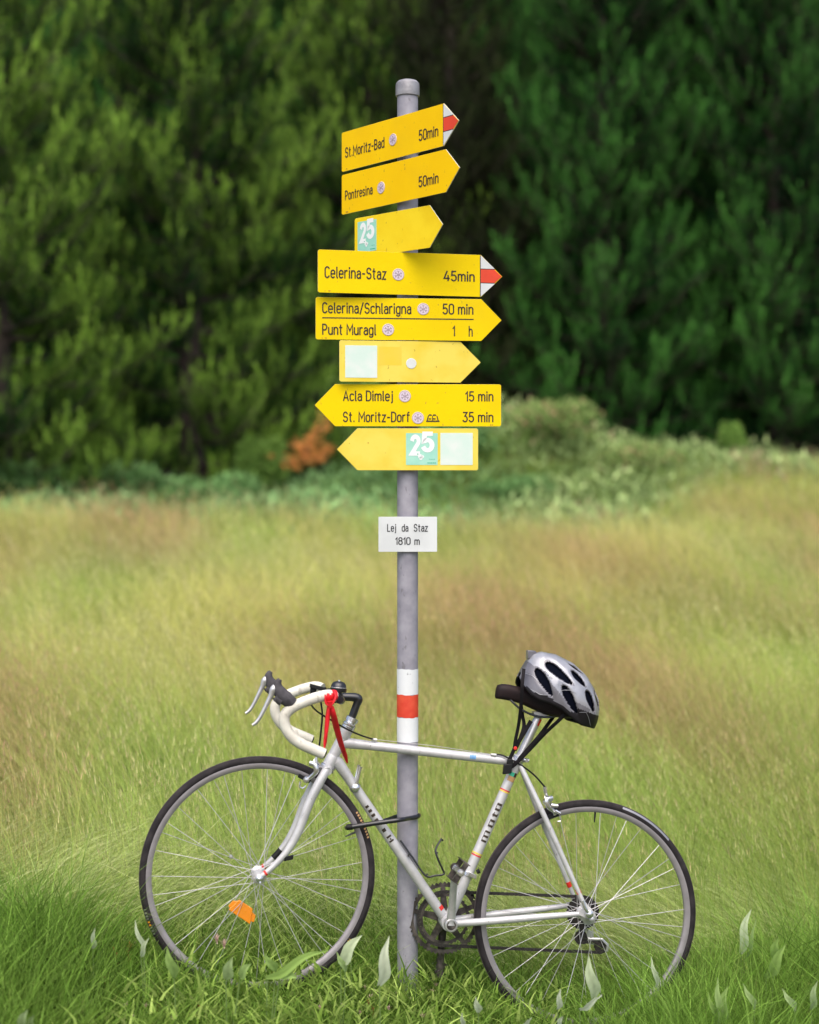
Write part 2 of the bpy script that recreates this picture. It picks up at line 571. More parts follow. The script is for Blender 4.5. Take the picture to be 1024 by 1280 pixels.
def grass_field():
    S = Stack()
    # --- dense green understorey, near
    for (n, y0, y1, hs, wm) in ((64000, 3.55, 7.5, .21, .0034), (34000, 3.75, 5.0, .19, .0031), (52000, 7.5, 13, .24, .0060), (44000, 13, 22.5, .26, .011)):
        X, Y = wedge_points(n, y0, y1)
        d = bike_dist(X, Y)
        hh = hs * RNG.uniform(.55, 1.25, n)
        front = smooth(-.02, .30, d) if y0 < 5 else 1.0
        left = smooth(-.72, -1.0, X) if y0 < 5 else 0 * X; right = smooth(.40, .85, X)
        side = np.maximum(left * .95, right * .8)
        hh = hh * (front + (1 - front) * (.74 + .95 * left + 1.1 * right)) * (1 + .38 * patch(X, Y, 4.2, 14))

        base = np.stack([X, Y, ground(X, Y) - .01], -1)
        k = np.clip(RNG.random(n) * .7 + .35 * patch(X, Y, 2.0, 0), 0, 1)[:, None]
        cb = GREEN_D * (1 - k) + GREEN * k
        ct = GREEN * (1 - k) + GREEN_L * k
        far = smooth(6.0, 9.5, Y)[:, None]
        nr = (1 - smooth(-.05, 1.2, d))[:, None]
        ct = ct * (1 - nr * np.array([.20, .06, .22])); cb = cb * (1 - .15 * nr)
        far = far * (1 - smooth(-.8, .6, Y - wood_edge(X, Y)))[:, None]
        ct = ct * (1 - .75 * far) + (YEL * .75 + STRAW * .25) * .75 * far
        cb = cb * (1 - .5 * far) + YEL * .45 * far
        wv = wm * RNG.uniform(.6, 1.4, n) * np.where(RNG.random(n) < .22, 1.9, 1.0)
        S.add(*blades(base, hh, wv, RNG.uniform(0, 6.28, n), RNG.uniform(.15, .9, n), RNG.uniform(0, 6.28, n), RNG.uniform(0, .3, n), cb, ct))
    # --- tall fine meadow grass behind the bicycle
    for (n, y0, y1, hm, wm) in ((84000, 4.5, 8.5, .54, .0020), (66000, 8.5, 14, .54, .0038), (46000, 14, 22, .50, .0072)):
        X, Y = wedge_points(n, y0, y1)
        nc = n // 45
        ci = RNG.integers(0, nc, n)
        sp_ = .055 * (Y / 5.5) ** .6
        ox, oy = RNG.normal(0, 1, n) * sp_, RNG.normal(0, 1, n) * sp_
        tuft = RNG.random(n) < .72
        X = np.where(tuft, X[ci] + ox, X); Y = np.where(tuft, Y[ci] + oy, Y)
        tone = RNG.normal(0, .22, n)[ci] * tuft
        tall = np.where(tuft, RNG.uniform(.75, 1.25, n)[ci], 1.0)
        outw = np.arctan2(oy, ox)
        d = bike_dist(X, Y)
        keep = ((d > .10) | (X < -.80) | (X > .80)) & (Y < wood_edge(X, Y) + RNG.normal(.2, .5, n))
        X, Y, tuft, tone, tall, outw = X[keep], Y[keep], tuft[keep], tone[keep], tall[keep], outw[keep]; n = len(X); d = d[keep]
        hh = hm * RNG.uniform(.5, 1.15, n) * (.55 + .45 * smooth(.05, .75, d)) * (1 + .2 * patch(X, Y, 1.2, 4)) * tall
        base = np.stack([X, Y, ground(X, Y) - .01], -1)
        k = np.clip(RNG.random(n) * .8 + .85 * pinkness(X * 1.3 + 2, Y) + .75 * smooth(5.2, 10, Y) - .44 + tone, 0, 1)[:, None]
        p = np.clip(pinkness(X, Y) * 1.7 - .05 + .35 * smooth(5.5, 9, Y) - .25 + RNG.normal(0, .28, n), 0, 1)[:, None] * .85
        ct = GREEN_L * (1 - k) + STRAW * k
        ct = ct * (1 - p) + PINK * p
        cb = GREEN * (1 - k) + YEL * .55 * k
        ld = math.pi * .9 + 1.6 * patch(X, Y, 1.7, 8) + RNG.normal(0, .5, n)
        ld = np.where(tuft & (RNG.random(n) < .5), outw, ld)
        S.add(*blades(base, hh, wm * RNG.uniform(.6, 1.5, n), RNG.uniform(0, 6.28, n), RNG.uniform(.15, .75, n) + .25 * patch(X, Y, 2.6, 12), ld, RNG.uniform(.05, .35, n), cb, ct, 4))
    # --- combed pale tussocks right of and behind the rear wheel and left of the front wheel
    for (cx, cy, sx, sy, n, dirn, hm) in ((1.0, 5.30, .45, .42, 9000, math.pi * .98, .48), (.62, 5.15, .32, .22, 4600, math.pi * .95, .44), (.25, 5.5, .45, .35, 3000, math.pi * 1.0, .42), (-1.05, 4.95, .3, .3, 3600, .2, .44), (-.45, 5.4, .6, .45, 3000, math.pi * .8, .40)):
        X = RNG.normal(cx, sx, n); Y = RNG.normal(cy, sy, n)
        d = bike_dist(X, Y); keep = d > .12
        X, Y = X[keep], Y[keep]; n = len(X)
        base = np.stack([X, Y, ground(X, Y) - .01], -1)
        k = RNG.random(n)[:, None]
        S.add(*blades(base, hm * RNG.uniform(.6, 1.15, n), .0023 * RNG.uniform(.6, 1.5, n), RNG.uniform(0, 6.28, n), RNG.uniform(.5, 1.15, n), dirn + RNG.normal(0, .35, n), RNG.uniform(.25, .6, n), GREEN * (1 - k) + GREEN_L * k, GREEN_L * .9 * (1 - k) + PALE * k, 5))
    o = link('meadow_grass', S.mesh('meadow_grass', M['grass']))
    tag(o, 'long green and straw coloured meadow grass around the signpost and bicycle', 'grass', kind='stuff')

    # --- flowering stems with loose heads
    S = Stack()
    for (n, y0, y1, hm, ws) in ((5200, 4.75, 8, .60, 1.0), (7000, 8, 13, .60, 1.5), (6500, 13, 21.5, .58, 2.2)):
        X, Y = wedge_points(n, y0, y1)
        d = bike_dist(X, Y)
        keep = (d > .25) & (Y < wood_edge(X, Y) + RNG.normal(0, .4, n))
        X, Y = X[keep], Y[keep]; n = len(X)
        hh = hm * RNG.uniform(.65, 1.15, n)
        base = np.stack([X, Y, ground(X, Y)], -1)
        p = np.clip(.15 + pinkness(X, Y) * .9 + RNG.normal(0, .25, n), 0, 1)[:, None]
        cst = np.tile(STRAW * .8, (n, 1))
        chd = (PALE * .5 + STRAW * .4) * (1 - p) + PINK * p
        lean = RNG.uniform(.1, .55, n); ld = math.pi * .9 + RNG.normal(0, .9, n); droop = RNG.uniform(0, .2, n)
        S.add(*blades(base, hh, .0016 * ws * np.ones(n), RNG.uniform(0, 6.28, n), lean, ld, droop, GREEN_L * .8 + 0 * cst, cst, 3))
        # spikelets around the upper third
        m = 8
        t = RNG.uniform(.70, 1.0, (n, m))
        P = np.repeat(base[:, None, :], m, 1)
        P = P + np.stack([np.cos(ld), np.sin(ld), 0 * ld], -1)[:, None, :] * ((lean * hh)[:, None] * t ** 1.8)[..., None]
        P[..., 2] += hh[:, None] * (t - droop[:, None] * t ** 3)
        P = P + RNG.normal(0, .0065, (n, m, 3)) * np.array([1, 1, .3]) * (1.25 - t)[..., None] * 2.2
        P = P.reshape(-1, 3); nn = len(P)
        cc = np.repeat(chd, m, 0) * RNG.uniform(.75, 1.15, (nn, 1))
        S.add(*blades(P, .022 * RNG.uniform(.6, 1.3, nn), .0021 * ws * RNG.uniform(.6, 1.3, nn), RNG.uniform(0, 6.28, nn), RNG.uniform(.1, .6, nn), np.repeat(ld, m) + RNG.normal(0, .6, nn), 0 * P[:, 0], cc, cc, 2))
    o = link('seeding_grass', S.mesh('seeding_grass', M['grass']))
    tag(o, 'pale and reddish flowering grass heads swaying above the meadow', 'grass', kind='stuff')
grass_field()

# low clover and herb leaves carpeting the foreground
def ground_herbs():
    S = Stack()
    n = 11000
    X = RNG.uniform(-1.35, 1.35, n); Y = RNG.uniform(3.85, 4.7, n)
    keep = patch(X, Y, 4.0, 10) + RNG.normal(0, .4, n) > -.1
    X, Y = X[keep], Y[keep]; n = len(X)
    P = np.stack([X, Y, ground(X, Y) + RNG.uniform(.02, .13, n)], -1)
    k = RNG.random(n)[:, None]
    c = GREEN * .8 * (1 - k) + GREEN_L * .8 * k
    S.add(*blades(P, .030 * RNG.uniform(.5, 1.9, n), .0085 * RNG.uniform(.6, 1.5, n), RNG.uniform(0, 6.28, n), RNG.uniform(.6, 2.0, n), RNG.uniform(0, 6.28, n), 0 * X, c, c * 1.15, 3))
    o = link('ground_herbs', S.mesh('ground_herbs', M['grass']))
    tag(o, 'small green clover and herb leaves low in the foreground turf', 'ground cover', kind='stuff')
ground_herbs()

# ------------------------------------------------------------------ bicycle reference frame (leaning on the pole)
F = at(320.5, 1098, 4.50)
Rr = at(732.4, 1143.5, 4.64)
bu = (Rr - F).normalized()
_v0 = (Vector((0, 0, 1)) - bu * bu.z).normalized()
_w0 = bu.cross(_v0)
LEAN = R(3.2)
bv = _v0 * math.cos(LEAN) - _w0 * math.sin(LEAN)
bw = _w0 * math.cos(LEAN) + _v0 * math.sin(LEAN)
def bp(px, py, w=0.):
    return on_plane(px, py, F + bw * w, bw)

# ------------------------------------------------------------------ signpost
POLE_R = .0302
_tt = bp(508.5, 938, 0)
_n = Vector((bw.x, bw.y, 0)).normalized()
PC = _tt - _n * (.0135 + POLE_R + .002)
PY = PC.y + .004
PX = (509.6 - CX) * PY / K
PZ0 = gz(PX, PY)
post = empty('signpost', (PX, PY, PZ0), 'tall grey metal hiking signpost carrying yellow arrow boards, bicycle leaning on it', 'signpost')
def pole_z(py):
    return H - (py - HY) * (PY - POLE_R) / K

# a narrow monoline road-sign alphabet: every glyph is a set of strokes, capital height 1
def _arc(cx, cy, rx, ry, a0, a1, n=10):
    return [(cx + rx * math.cos(R(a0 + (a1 - a0) * k / n)), cy + ry * math.sin(R(a0 + (a1 - a0) * k / n))) for k in range(n + 1)]
def _pill(x0, x1, y0, y1, r):
    return _arc(x1 - r, y1 - r, r, r, 0, 90, 6) + _arc(x0 + r, y1 - r, r, r, 90, 180, 6) + _arc(x0 + r, y0 + r, r, r, 180, 270, 6) + _arc(x1 - r, y0 + r, r, r, 270, 360, 6) + [(x1, y1 - r)]
_X = .70
_o = _pill(0, .40, 0, _X, .19)
_hump = [(0, .45)] + _arc(.20, _X - .20, .20, .20, 150, 0, 7) + [(.40, 0)]
GL = {
    'S': (.46, [_arc(.23, .74, .22, .26, 20, 250, 12) + _arc(.23, .26, .23, .26, 75, -160, 12)]),
    't': (.30, [[(.12, .95), (.12, .14)] + _arc(.24, .14, .12, .14, 180, 270, 5), [(0, _X), (.27, _X)]]),
    '.': (.08, [[(.04, 0), (.04, .06)]]),
    'M': (.62, [[(0, 0), (0, 1), (.31, .35), (.62, 1), (.62, 0)]]),
    'o': (.40, [_o]), 'a': (.38, [_arc(.20, _X - .20, .18, .20, 155, 0, 7) + [(.38, 0)], [(.38, .42), (.2, .42)] + _arc(.19, .21, .19, .21, 90, 270, 8) + [(.38, .12)]]),
    'r': (.27, [[(0, 0), (0, _X)], [(0, .45)] + _arc(.2, _X - .2, .2, .2, 150, 70, 5)]),
    'i': (.06, [[(.03, 0), (.03, _X)], [(.03, .88), (.03, 1.0)]]),
    'z': (.36, [[(0, _X), (.36, _X), (0, 0), (.36, 0)]]),
    '-': (.30, [[(.02, .44), (.28, .44)]]), '/': (.34, [[(0, -.1), (.34, 1.05)]]),
    'B': (.46, [[(0, 0), (0, 1), (.22, 1)] + _arc(.22, .76, .21, .24, 90, -90, 8) + [(0, .52)], [(.22, .52)] + _arc(.22, .26, .24, .26, 90, -90, 8) + [(0, 0)]]),
    'd': (.40, [[(.40, 1), (.40, 0)], _arc(.20, .21, .20, .21, 0, -180, 8) + _arc(.20, _X - .21, .20, .21, 180, 0, 8)]),
    '5': (.46, [[(.42, 1), (.06, 1), (.03, .55)] + _arc(.22, .31, .24, .31, 125, -150, 14)]),
    '0': (.46, [_pill(0, .46, 0, 1, .22)]), '1': (.20, [[(0, .76), (.18, 1), (.18, 0)]]),
    '4': (.50, [[(.38, 0), (.38, .55)], [(.28, 1), (0, .24), (.50, .24)]]),
    '3': (.46, [[(.02, 1), (.42, 1), (.2, .60)] + _arc(.21, .30, .24, .30, 85, -150, 12)]),
    '8': (.46, [_pill(.02, .44, .54, 1, .2), _pill(0, .46, 0, .54, .22)]),
    'm': (.66, [[(0, 0), (0, _X)], [(0, .45)] + _arc(.165, _X - .17, .165, .17, 150, 0, 6) + [(.33, 0)], [(.33, .45)] + _arc(.495, _X - .17, .165, .17, 150, 0, 6) + [(.66, 0)]]),
    'n': (.40, [[(0, 0), (0, _X)], _hump]), 'h': (.40, [[(0, 0), (0, 1)], _hump]),
    'u': (.40, [[(.40, _X), (.40, 0)], [(0, _X)] + _arc(.20, .20, .20, .20, 180, 330, 8) + [(.40, .25)]]),
    'P': (.46, [[(0, 0), (0, 1), (.2, 1)] + _arc(.20, .72, .25, .28, 90, -90, 9) + [(0, .44)]]),
    'e': (.40, [[(0, .36), (.40, .36), (.40, .48)] + _arc(.20, _X - .2, .20, .20, 0, 180, 9) + _arc(.20, .20, .20, .20, 180, 325, 9)]),
    's': (.36, [_arc(.18, .52, .17, .18, 20, 245, 9) + _arc(.18, .18, .18, .18, 70, -160, 9)]),
    'C': (.46, [_arc(.24, .74, .23, .26, 25, 180, 9) + _arc(.24, .26, .23, .26, 180, 335, 9)]),
    'c': (.36, [_arc(.2, _X - .2, .2, .2, 35, 180, 8) + _arc(.2, .2, .2, .2, 180, 325, 8)]),
    'l': (.10, [[(.03, 1), (.03, .1)] + _arc(.11, .10, .08, .10, 180, 270, 4)]),
    'g': (.40, [[(.40, _X), (.40, -.06)] + _arc(.2, -.06, .20, .19, 0, -155, 7), _arc(.20, .21, .20, .21, 0, -180, 8) + _arc(.20, _X - .21, .20, .21, 180, 0, 8)]),
    'A': (.52, [[(0, 0), (.26, 1), (.52, 0)], [(.10, .30), (.42, .30)]]),
    'D': (.48, [[(0, 0), (0, 1), (.2, 1)] + _arc(.20, .70, .28, .30, 90, 0, 7) + _arc(.20, .30, .28, .30, 0, -90, 7) + [(0, 0)]]),
    'j': (.14, [[(.12, _X), (.12, -.1)] + _arc(.02, -.10, .10, .12, 0, -90, 4), [(.12, .88), (.12, 1.0)]]),
    'f': (.27, [[(.1, 0), (.1, .82)] + _arc(.24, .82, .14, .18, 180, 90, 5), [(0, _X), (.26, _X)]]),
    'L': (.40, [[(0, 1), (0, 0), (.40, 0)]]),
    '2': (.46, [_arc(.23, .74, .22, .26, 165, -30, 10) + [(.0, 0), (.46, 0)]]),
}
def _stroke(pts, w, out_v, out_f):
    P = []
    for p in pts:
        if not P or (p[0] - P[-1][0]) ** 2 + (p[1] - P[-1][1]) ** 2 > 1e-6:
            P.append(p)
    o = len(out_v)
    m = len(P)
    for i in range(m):
        a, c = P[max(0, i - 1)], P[min(m - 1, i + 1)]
        q = P[i]
        def un(u, v):
            l = math.hypot(v[0] - u[0], v[1] - u[1]) or 1
            return ((v[0] - u[0]) / l, (v[1] - u[1]) / l)
        d1 = un(a, q) if i else un(q, c)
        d2 = un(q, c) if i < m - 1 else d1
        nx, ny = -(d1[1] + d2[1]), d1[0] + d2[0]
        l = math.hypot(nx, ny) or 1
        nx, ny = nx / l, ny / l
        cs = max(.45, nx * -d1[1] + ny * d1[0])
        e = 0
        if i == 0: q = (q[0] - d1[0] * w * .3, q[1] - d1[1] * w * .3)
        if i == m - 1: q = (q[0] + d1[0] * w * .3, q[1] + d1[1] * w * .3)
        out_v += [(q[0] + nx * w / 2 / cs, q[1] + ny * w / 2 / cs), (q[0] - nx * w / 2 / cs, q[1] - ny * w / 2 / cs)]
    for i in range(m - 1):
        out_f.append((o + 2 * i, o + 2 * i + 1, o + 2 * i + 3, o + 2 * i + 2))

def glyphs(s, offset=0., w=.142):
    v, f, x = [], [], 0.
    w = w + offset
    for ch in s:
        if ch == ' ':
            x += .34
            continue
        adv, st = GL[ch]
        for pl_ in st:
            _stroke([(x + p[0], p[1]) for p in pl_], w, v, f)
        x += adv + .21
    xs = [p[0] for p in v]
    a, c = min(xs), max(xs)
    return [(p[0] - a) / (c - a) for p in v], [p[1] for p in v], f

class Board:
    def __init__(self, off, theta):
        t = R(theta)
        self.d = Vector((math.cos(t), -math.sin(t), 0))
        self.n = Vector((-math.sin(t), -math.cos(t), 0))
        self.o = Vector((PX, PY, 0)) + self.n * off
    def sz(self, px, py):
        p = on_plane(px, py, self.o, self.n)
        return (p - self.o).dot(self.d), p.z
    def p(self, s, z, n=0.):
        return Vector((self.o.x, self.o.y, z)) + self.d * s + self.n * n

TH = .0028
def lettering(b, part, items, name='lettering', m='ink', n=TH + .0007):
    for (txt, x0, x1, yc, yb, off) in items:
        mb = MB()
        gx, gy, gf = glyphs(txt, off)
        s0, _ = b.sz(x0, yb); s1, _ = b.sz(x1, yb)
        xm = (x0 + x1) / 2
        _, zc = b.sz(xm, yc); _, zb = b.sz(xm, yb)
        mb.add([b.p(s0 + (s1 - s0) * x, zb + (zc - zb) * y, n) for x, y in zip(gx, gy)], gf)
        mb.build(name, M[m], part, smooth=False)

def badge(b, part, px, py, r=.0172, star=True):
    s, z = b.sz(px, py)
    c = b.p(s, z, TH)
    mb = MB()
    mb.lathe(c, b.n, [(r, 0), (r, .0007), (r * .97, .0011), (0, .0011)], 32)
    o = mb.build('badge', M['badge'] if star else M['signwhite'], part)
    if star:
        mb = MB()
        mb.ring(c + b.n * .0012, b.n, [(r * .97, 0), (r * .97, .0003), (r * .86, .0003), (r * .86, 0)], 32)
        mb.m = 1
        for k in range(3):
            a = math.pi * k / 3 + math.pi / 2
            dv = b.d * math.cos(a) + Vector((0, 0, 1)) * math.sin(a)
            pv = b.d * -math.sin(a) + Vector((0, 0, 1)) * math.cos(a)
            e = 0.0014 + .00015 * k
            mb.box(c + b.n * e, dv * r * .62, pv * r * .055, b.n * .0002)
            for sg in (-1, 1):
                for q in (-1, 1):
                    dq = (dv * .75 + pv * q * .65).normalized()
                    mb.box(c + b.n * (e + .00003 * q) + dv * sg * r * .42 + dq * sg * r * .13, dq * r * .14, dq.cross(b.n) * r * .045, b.n * .00015)
        mb.build('emblem', [M['badgerim'], M['badgeink']], part)
    return o

def sign_board(theta, pts, label, m='yellow', off=.046, arrow=False, rusts=()):
    """pts: photo pixels of the outline going round; returns board frame and the part"""
    b = Board(off, theta)
    pp = []
    xl, xs, xt, ytl, ybl, right = pts      # square end, shoulder, tip, top & bottom row at the square end
    s0, zt = b.sz(xl, ytl); _, zb = b.sz(xl, ybl)
    s1, _ = b.sz(xs, (ytl + ybl) / 2); s2, _ = b.sz(xt, (ytl + ybl) / 2)
    zm = (zt + zb) / 2
    c = .004 * (1 if right else -1)
    outline = [(s0 + c, zt), (s1, zt), (s2, zm), (s1, zb), (s0 + c, zb), (s0, zb + .004), (s0, zt - .004)]
    mb = MB()
    mb.prism([b.p(s, z, 0) for s, z in outline], b.n * TH)
    mb.mi = [1, 0] + [1] * len(outline)
    part = mb.build('sign_board', [M[m], M['alu']], post, smooth=False, bevel=.0004)
    part['label'] = label
    if arrow:
        e = .0005
        q = .0
        h3 = (zt - zb) / 3
        sa = s1 - .0008
        t = (zm + h3 / 2 - zm) / (zt - zm)
        smid = s2 - (s2 - s1) * t
        mb = MB()
        mb.prism([b.p(sa, zt - .0008, TH), b.p(smid - .001, zm + h3 / 2 + .0012, TH), b.p(sa, zm + h3 / 2 + .0012, TH)], b.n * e)
        mb.prism([b.p(sa, zm - h3 / 2 - .0012, TH), b.p(smid - .001, zm - h3 / 2 - .0012, TH), b.p(sa, zb + .0008, TH)], b.n * e)
        mb.m = 1
        mb.prism([b.p(sa, zm + h3 / 2 - .0012, TH), b.p(smid - .0016, zm + h3 / 2 - .0012, TH), b.p(s2 - .0015, zm, TH), b.p(smid - .0016, zm - h3 / 2 + .0012, TH), b.p(sa, zm - h3 / 2 + .0012, TH)], b.n * e)
        mb.m = 2
        for z in (zm + h3 / 2, zm - h3 / 2):
            mb.box(b.p((sa + smid) / 2 - .001, z, TH + .0002), b.d * ((smid - sa) / 2 - .0005), Vector((0, 0, .0012)), b.n * .0002)
        mb.box(b.p(sa - .0012, zm, TH + .0002), b.d * .0011, Vector((0, 0, (zt - zb) / 2 - .001)), b.n * .0002)
        mb.build('arrow_tip', [M['signwhite'], M['signred'], M['black line']], part, smooth=False)
    # clamp round the pole behind the board
    for zz in (zm + .028, zm - .028):
        mb = MB()
        mb.ring((PX, PY, zz), (0, 0, 1), [(POLE_R + .0004, -.010), (POLE_R + .003, -.010), (POLE_R + .0042, -.004), (POLE_R + .003, 0), (POLE_R + .0042, .004), (POLE_R + .003, .010), (POLE_R + .0004, .010)], 32)
        mb.box(b.p(0, zz, -(off - POLE_R) / 2), b.d * .018, Vector((0, 0, .008)), b.n * ((off - POLE_R) / 2 + .0022))
        mb.build('clamp', M['clamp'], post)
    if rusts:
        mb = MB()
        for (px, py, w, h) in rusts:
            s, z = b.sz(px, py)
            for k in range(5):
                mb.lathe(b.p(s + random.uniform(-1, 1) * w, z + random.uniform(-.3, .3) * h, TH + .0002 + .00005 * k), b.n, [(h * random.uniform(.5, 1), 0), (0, .0001)], 9)
        mb.build('rust_stain', M['rust'], part)
    return b, part

def sticker(b, part, x0, x1, y0, y1, m, label=None, th=.0006):
    s0, z0 = b.sz(x0, y0); s1, _ = b.sz(x1, y0); _, z1 = b.sz(x0, y1)
    mb = MB()
    mb.prism([b.p(s0, z0, TH), b.p(s1, z0, TH), b.p(s1, z1, TH), b.p(s0, z1, TH)], b.n * th)
    o = mb.build('sticker', M[m], part, smooth=False)
    if label: o['label'] = label
    return s0, s1, z0, z1

def sticker_25(b, part, x0, x1, y0, y1):
    s0, s1, z0, z1 = sticker(b, part, x0, x1, y0, y1, 'mint', 'mint square route sticker with white 25')
    w, h = s1 - s0, z0 - z1
    mb = MB()
    n = TH + .0009
    for txt, a0, a1, c0, c1 in (('2', .05, .44, .62, .09), ('5', .45, .88, .52, -.0)):
        gx, gy, gf = glyphs(txt, .12)
        mb.add([b.p(s0 + w * (a0 + (a1 - a0) * x + .02), z0 - h * (c0 + (c1 - c0) * y + .02), n) for x, y in zip(gx, gy)], gf)
    # small walker mark
    def blob(a, c, r):
        mb.lathe(b.p(s0 + w * a, z0 - h * c, n - .0002), b.n, [(w * r, 0), (w * r, .0003), (0, .0003)], 12)
    blob(.45, .73, .07); blob(.52, .74, .05); blob(.47, .79, .055)
    mb.m = 1
    blob(.37, .66, .022)
    for q in range(5):
        mb.box(b.p(s0 + w * (.70 + .055 * q), z0 - h * .935, n), b.d * w * .022, Vector((0, 0, h * .014)), b.n * .0001)
    for q in range(4):
        mb.box(b.p(s0 + w * (.75 + .05 * q), z0 - h * .82, n), b.d * w * .018, Vector((0, 0, h * .007)), b.n * .0001)
    mb.build('route_number', [M['numeral'], M['greenpaint']], part, smooth=False)

# pole, cap and painted bands
ztop = pole_z(116)
mb = MB()
mb.lathe((PX, PY, 0), (0, 0, 1), [(POLE_R, PZ0 - .4), (POLE_R, ztop)], 40)
o = mb.build('pole', M['galv'], post)
mb = MB()
zc = pole_z(116)
mb.lathe((PX, PY, zc), (0, 0, 1), [(POLE_R + .0003, -.003), (POLE_R + .0040, -.003), (POLE_R + .0045, .002), (POLE_R + .0045, .026), (POLE_R + .0035, .034), (POLE_R - .003, .041), (POLE_R - .012, .044), (0, .045)], 40)
mb.build('pole_cap', M['cap'], post)
for y0, y1, m in ((837, 869.2, 'polewhite'), (869.2, 897.5, 'polered'), (897.5, 928.5, 'polewhite')):
    z0, z1 = pole_z(y0), pole_z(y1)
    e = .0008 if m == 'polewhite' else .0011
    mb = MB()
    n = 48
    for k in range(n):
        pass
    vs, fs = [], []
    for k in range(n):
        a = 2 * math.pi * k / n
        j0 = .0010 * math.sin(3 * a + y0) + .0006 * math.sin(9 * a + 2)
        for z in (z0 + j0, z1 + (j0 if m == 'polered' else 0.0006 * math.sin(5 * a))):
            vs.append((PX + (POLE_R + e) * math.cos(a), PY + (POLE_R + e) * math.sin(a), z))
    for k in range(n):
        l = (k + 1) % n
        fs.append((2 * k, 2 * k + 1, 2 * l + 1, 2 * l))
    mb.add(vs, fs)
    o = mb.build('painted_band', M[m], post)
    o['label'] = 'red painted band between two white ones' if m == 'polered' else ('white painted band above the red' if y0 < 850 else 'white painted band below the red')

# eight boards from the top down
b, p = sign_board(51, (428.2, 555.8, 574.5, 166.3, 215.3, True), 'topmost yellow board with red and white tip, turned towards the right', 'amber', arrow=True, rusts=[(435, 211, .006, .0022)])
lettering(b, p, [('St.Moritz-Bad', 432.5, 481.8, 178.7, 190.5, .0), ('50min', 524.6, 549.2, 160.5, 173.0, .0)])
badge(b, p, 492.3, 174.7)
b, p = sign_board(50.5, (428.2, 558.3, 575.5, 219.2, 268.7, True), 'turned yellow arrow board reading Pontresina', 'amber', rusts=[(435, 265, .006, .0022)])
lettering(b, p, [('Pontresina', 432.5, 467, 235.2, 246.2, .0), ('50min', 524.4, 549.4, 219.0, 231.2, .0)])
badge(b, p, 477.5, 234.8)
b, p = sign_board(46, (444.3, 538.0, 554.3, 273.5, 324.0, True), 'short yellow arrow board with mint 25 sticker, turned to the right', 'faded2')
sticker_25(b, p, 448.2, 471.6, 278, 316.5)
b, p = sign_board(-13, (397.2, 601.0, 627.6, 312.0, 365.6, True), 'yellow board reading Celerina-Staz with red and white tip', 'yellow', arrow=True, rusts=[(410, 363.6, .010, .0022)])
lettering(b, p, [('Celerina-Staz', 405.5, 483.3, 334.8, 348.0, .0), ('45min', 553.7, 593.2, 339.6, 351.3, .0)])
badge(b, p, 497.7, 343.3)
b, p = sign_board(-6, (394.6, 601.5, 626.8, 371.5, 424.3, True), 'yellow arrow board with two lines, Celerina/Schlarigna above Punt Muragl', 'yellow', rusts=[(406, 422.5, .010, .0016)])
lettering(b, p, [('Celerina/Schlarigna', 402.7, 514.2, 379.2, 391.6, .0), ('50 min', 553, 591.7, 380.6, 392.6, .0),
                 ('Punt Muragl', 402.7, 470.3, 405.8, 418.2, .0), ('1', 565.4, 568.8, 408.0, 419.8, .0), ('h', 585.7, 590.8, 408.0, 420.2, .0)])
badge(b, p, 529.0, 386.4); badge(b, p, 485.2, 412.2)
mb = MB()
sa, za = b.sz(402.7, 397.4); sb, zb_ = b.sz(592, 399.3)
mb.box(b.p((sa + sb) / 2, (za + zb_) / 2, TH + .0003), b.d * ((sb - sa) / 2), Vector((0, 0, .0016)), b.n * .0002)
mb.build('divider_line', M['ink'], p, smooth=False)
b, p = sign_board(-8, (424.2, 575.5, 600.8, 425.4, 477.0, True), 'faded yellow arrow board with bleached square sticker and white dot', 'faded')
sticker(b, p, 431.5, 471.4, 431.6, 472.0, 'mintpale', 'bleached mint square sticker')
sticker(b, p, 473.4, 502, 433.5, 456.5, 'lessfaded', 'less faded yellow rectangle', .00012)
badge(b, p, 514, 454.4, .0150, False)
b, p = sign_board(-2, (626.4, 419.0, 393.5, 480.6, 533.1, False), 'yellow board pointing left reading Acla Dimlej and St. Moritz-Dorf', 'yellow', rusts=[(612, 531.3, .012, .0018)])
lettering(b, p, [('Acla Dimlej', 428.7, 491.2, 489.0, 500.8, .0), ('15 min', 581.3, 616.8, 489.8, 501.2, .0),
                 ('St. Moritz-Dorf', 428.7, 512.0, 515.3, 527.0, .0), ('35 min', 577.9, 616.8, 515.6, 527.2, .0)])
badge(b, p, 506.2, 495.2); badge(b, p, 522.5, 522.4)
mb = MB()
def _pic(pts, n=TH + .0004):
    q = [b.sz(x, y) for x, y in pts]
    mb.prism([b.p(s, z, n) for s, z in q], b.n * .0003)
_pic([(532.6, 527.4), (549.6, 527.4), (549.2, 525.7), (533.0, 525.7)])
_pic([(533.4, 525.6), (534.9, 519.8), (536.2, 519.8), (534.9, 525.6)])
_pic([(547.0, 525.6), (545.6, 519.8), (546.8, 519.8), (548.4, 525.6)])
for xx in (536.2, 541.6):
    _pic([(xx - .9, 519.7), (xx + 3.9, 519.7), (xx + 3.1, 518.0), (xx, 518.0)])
    _pic([(xx - .2, 524.3), (xx + 3.0, 524.3), (xx + 3.0, 522.9), (xx - .2, 522.9)])
_pic([(540.3, 525.6), (540.3, 519.8), (541.3, 519.8), (541.3, 525.6)])
mb.build('train_symbol', M['ink'], p, smooth=False)
b, p = sign_board(-2, (597.7, 446.9, 421.4, 535.6, 587.9, False), 'faded yellow board pointing left with two square stickers, lowest of the boards', 'faded', rusts=[(460.5, 553.5, .001, .0016)])
sticker_25(b, p, 507.6, 547.1, 541.4, 581.2)
sticker(b, p, 550.6, 590.9, 541.2, 581.2, 'mintpale', 'bleached mint square sticker, no number left')
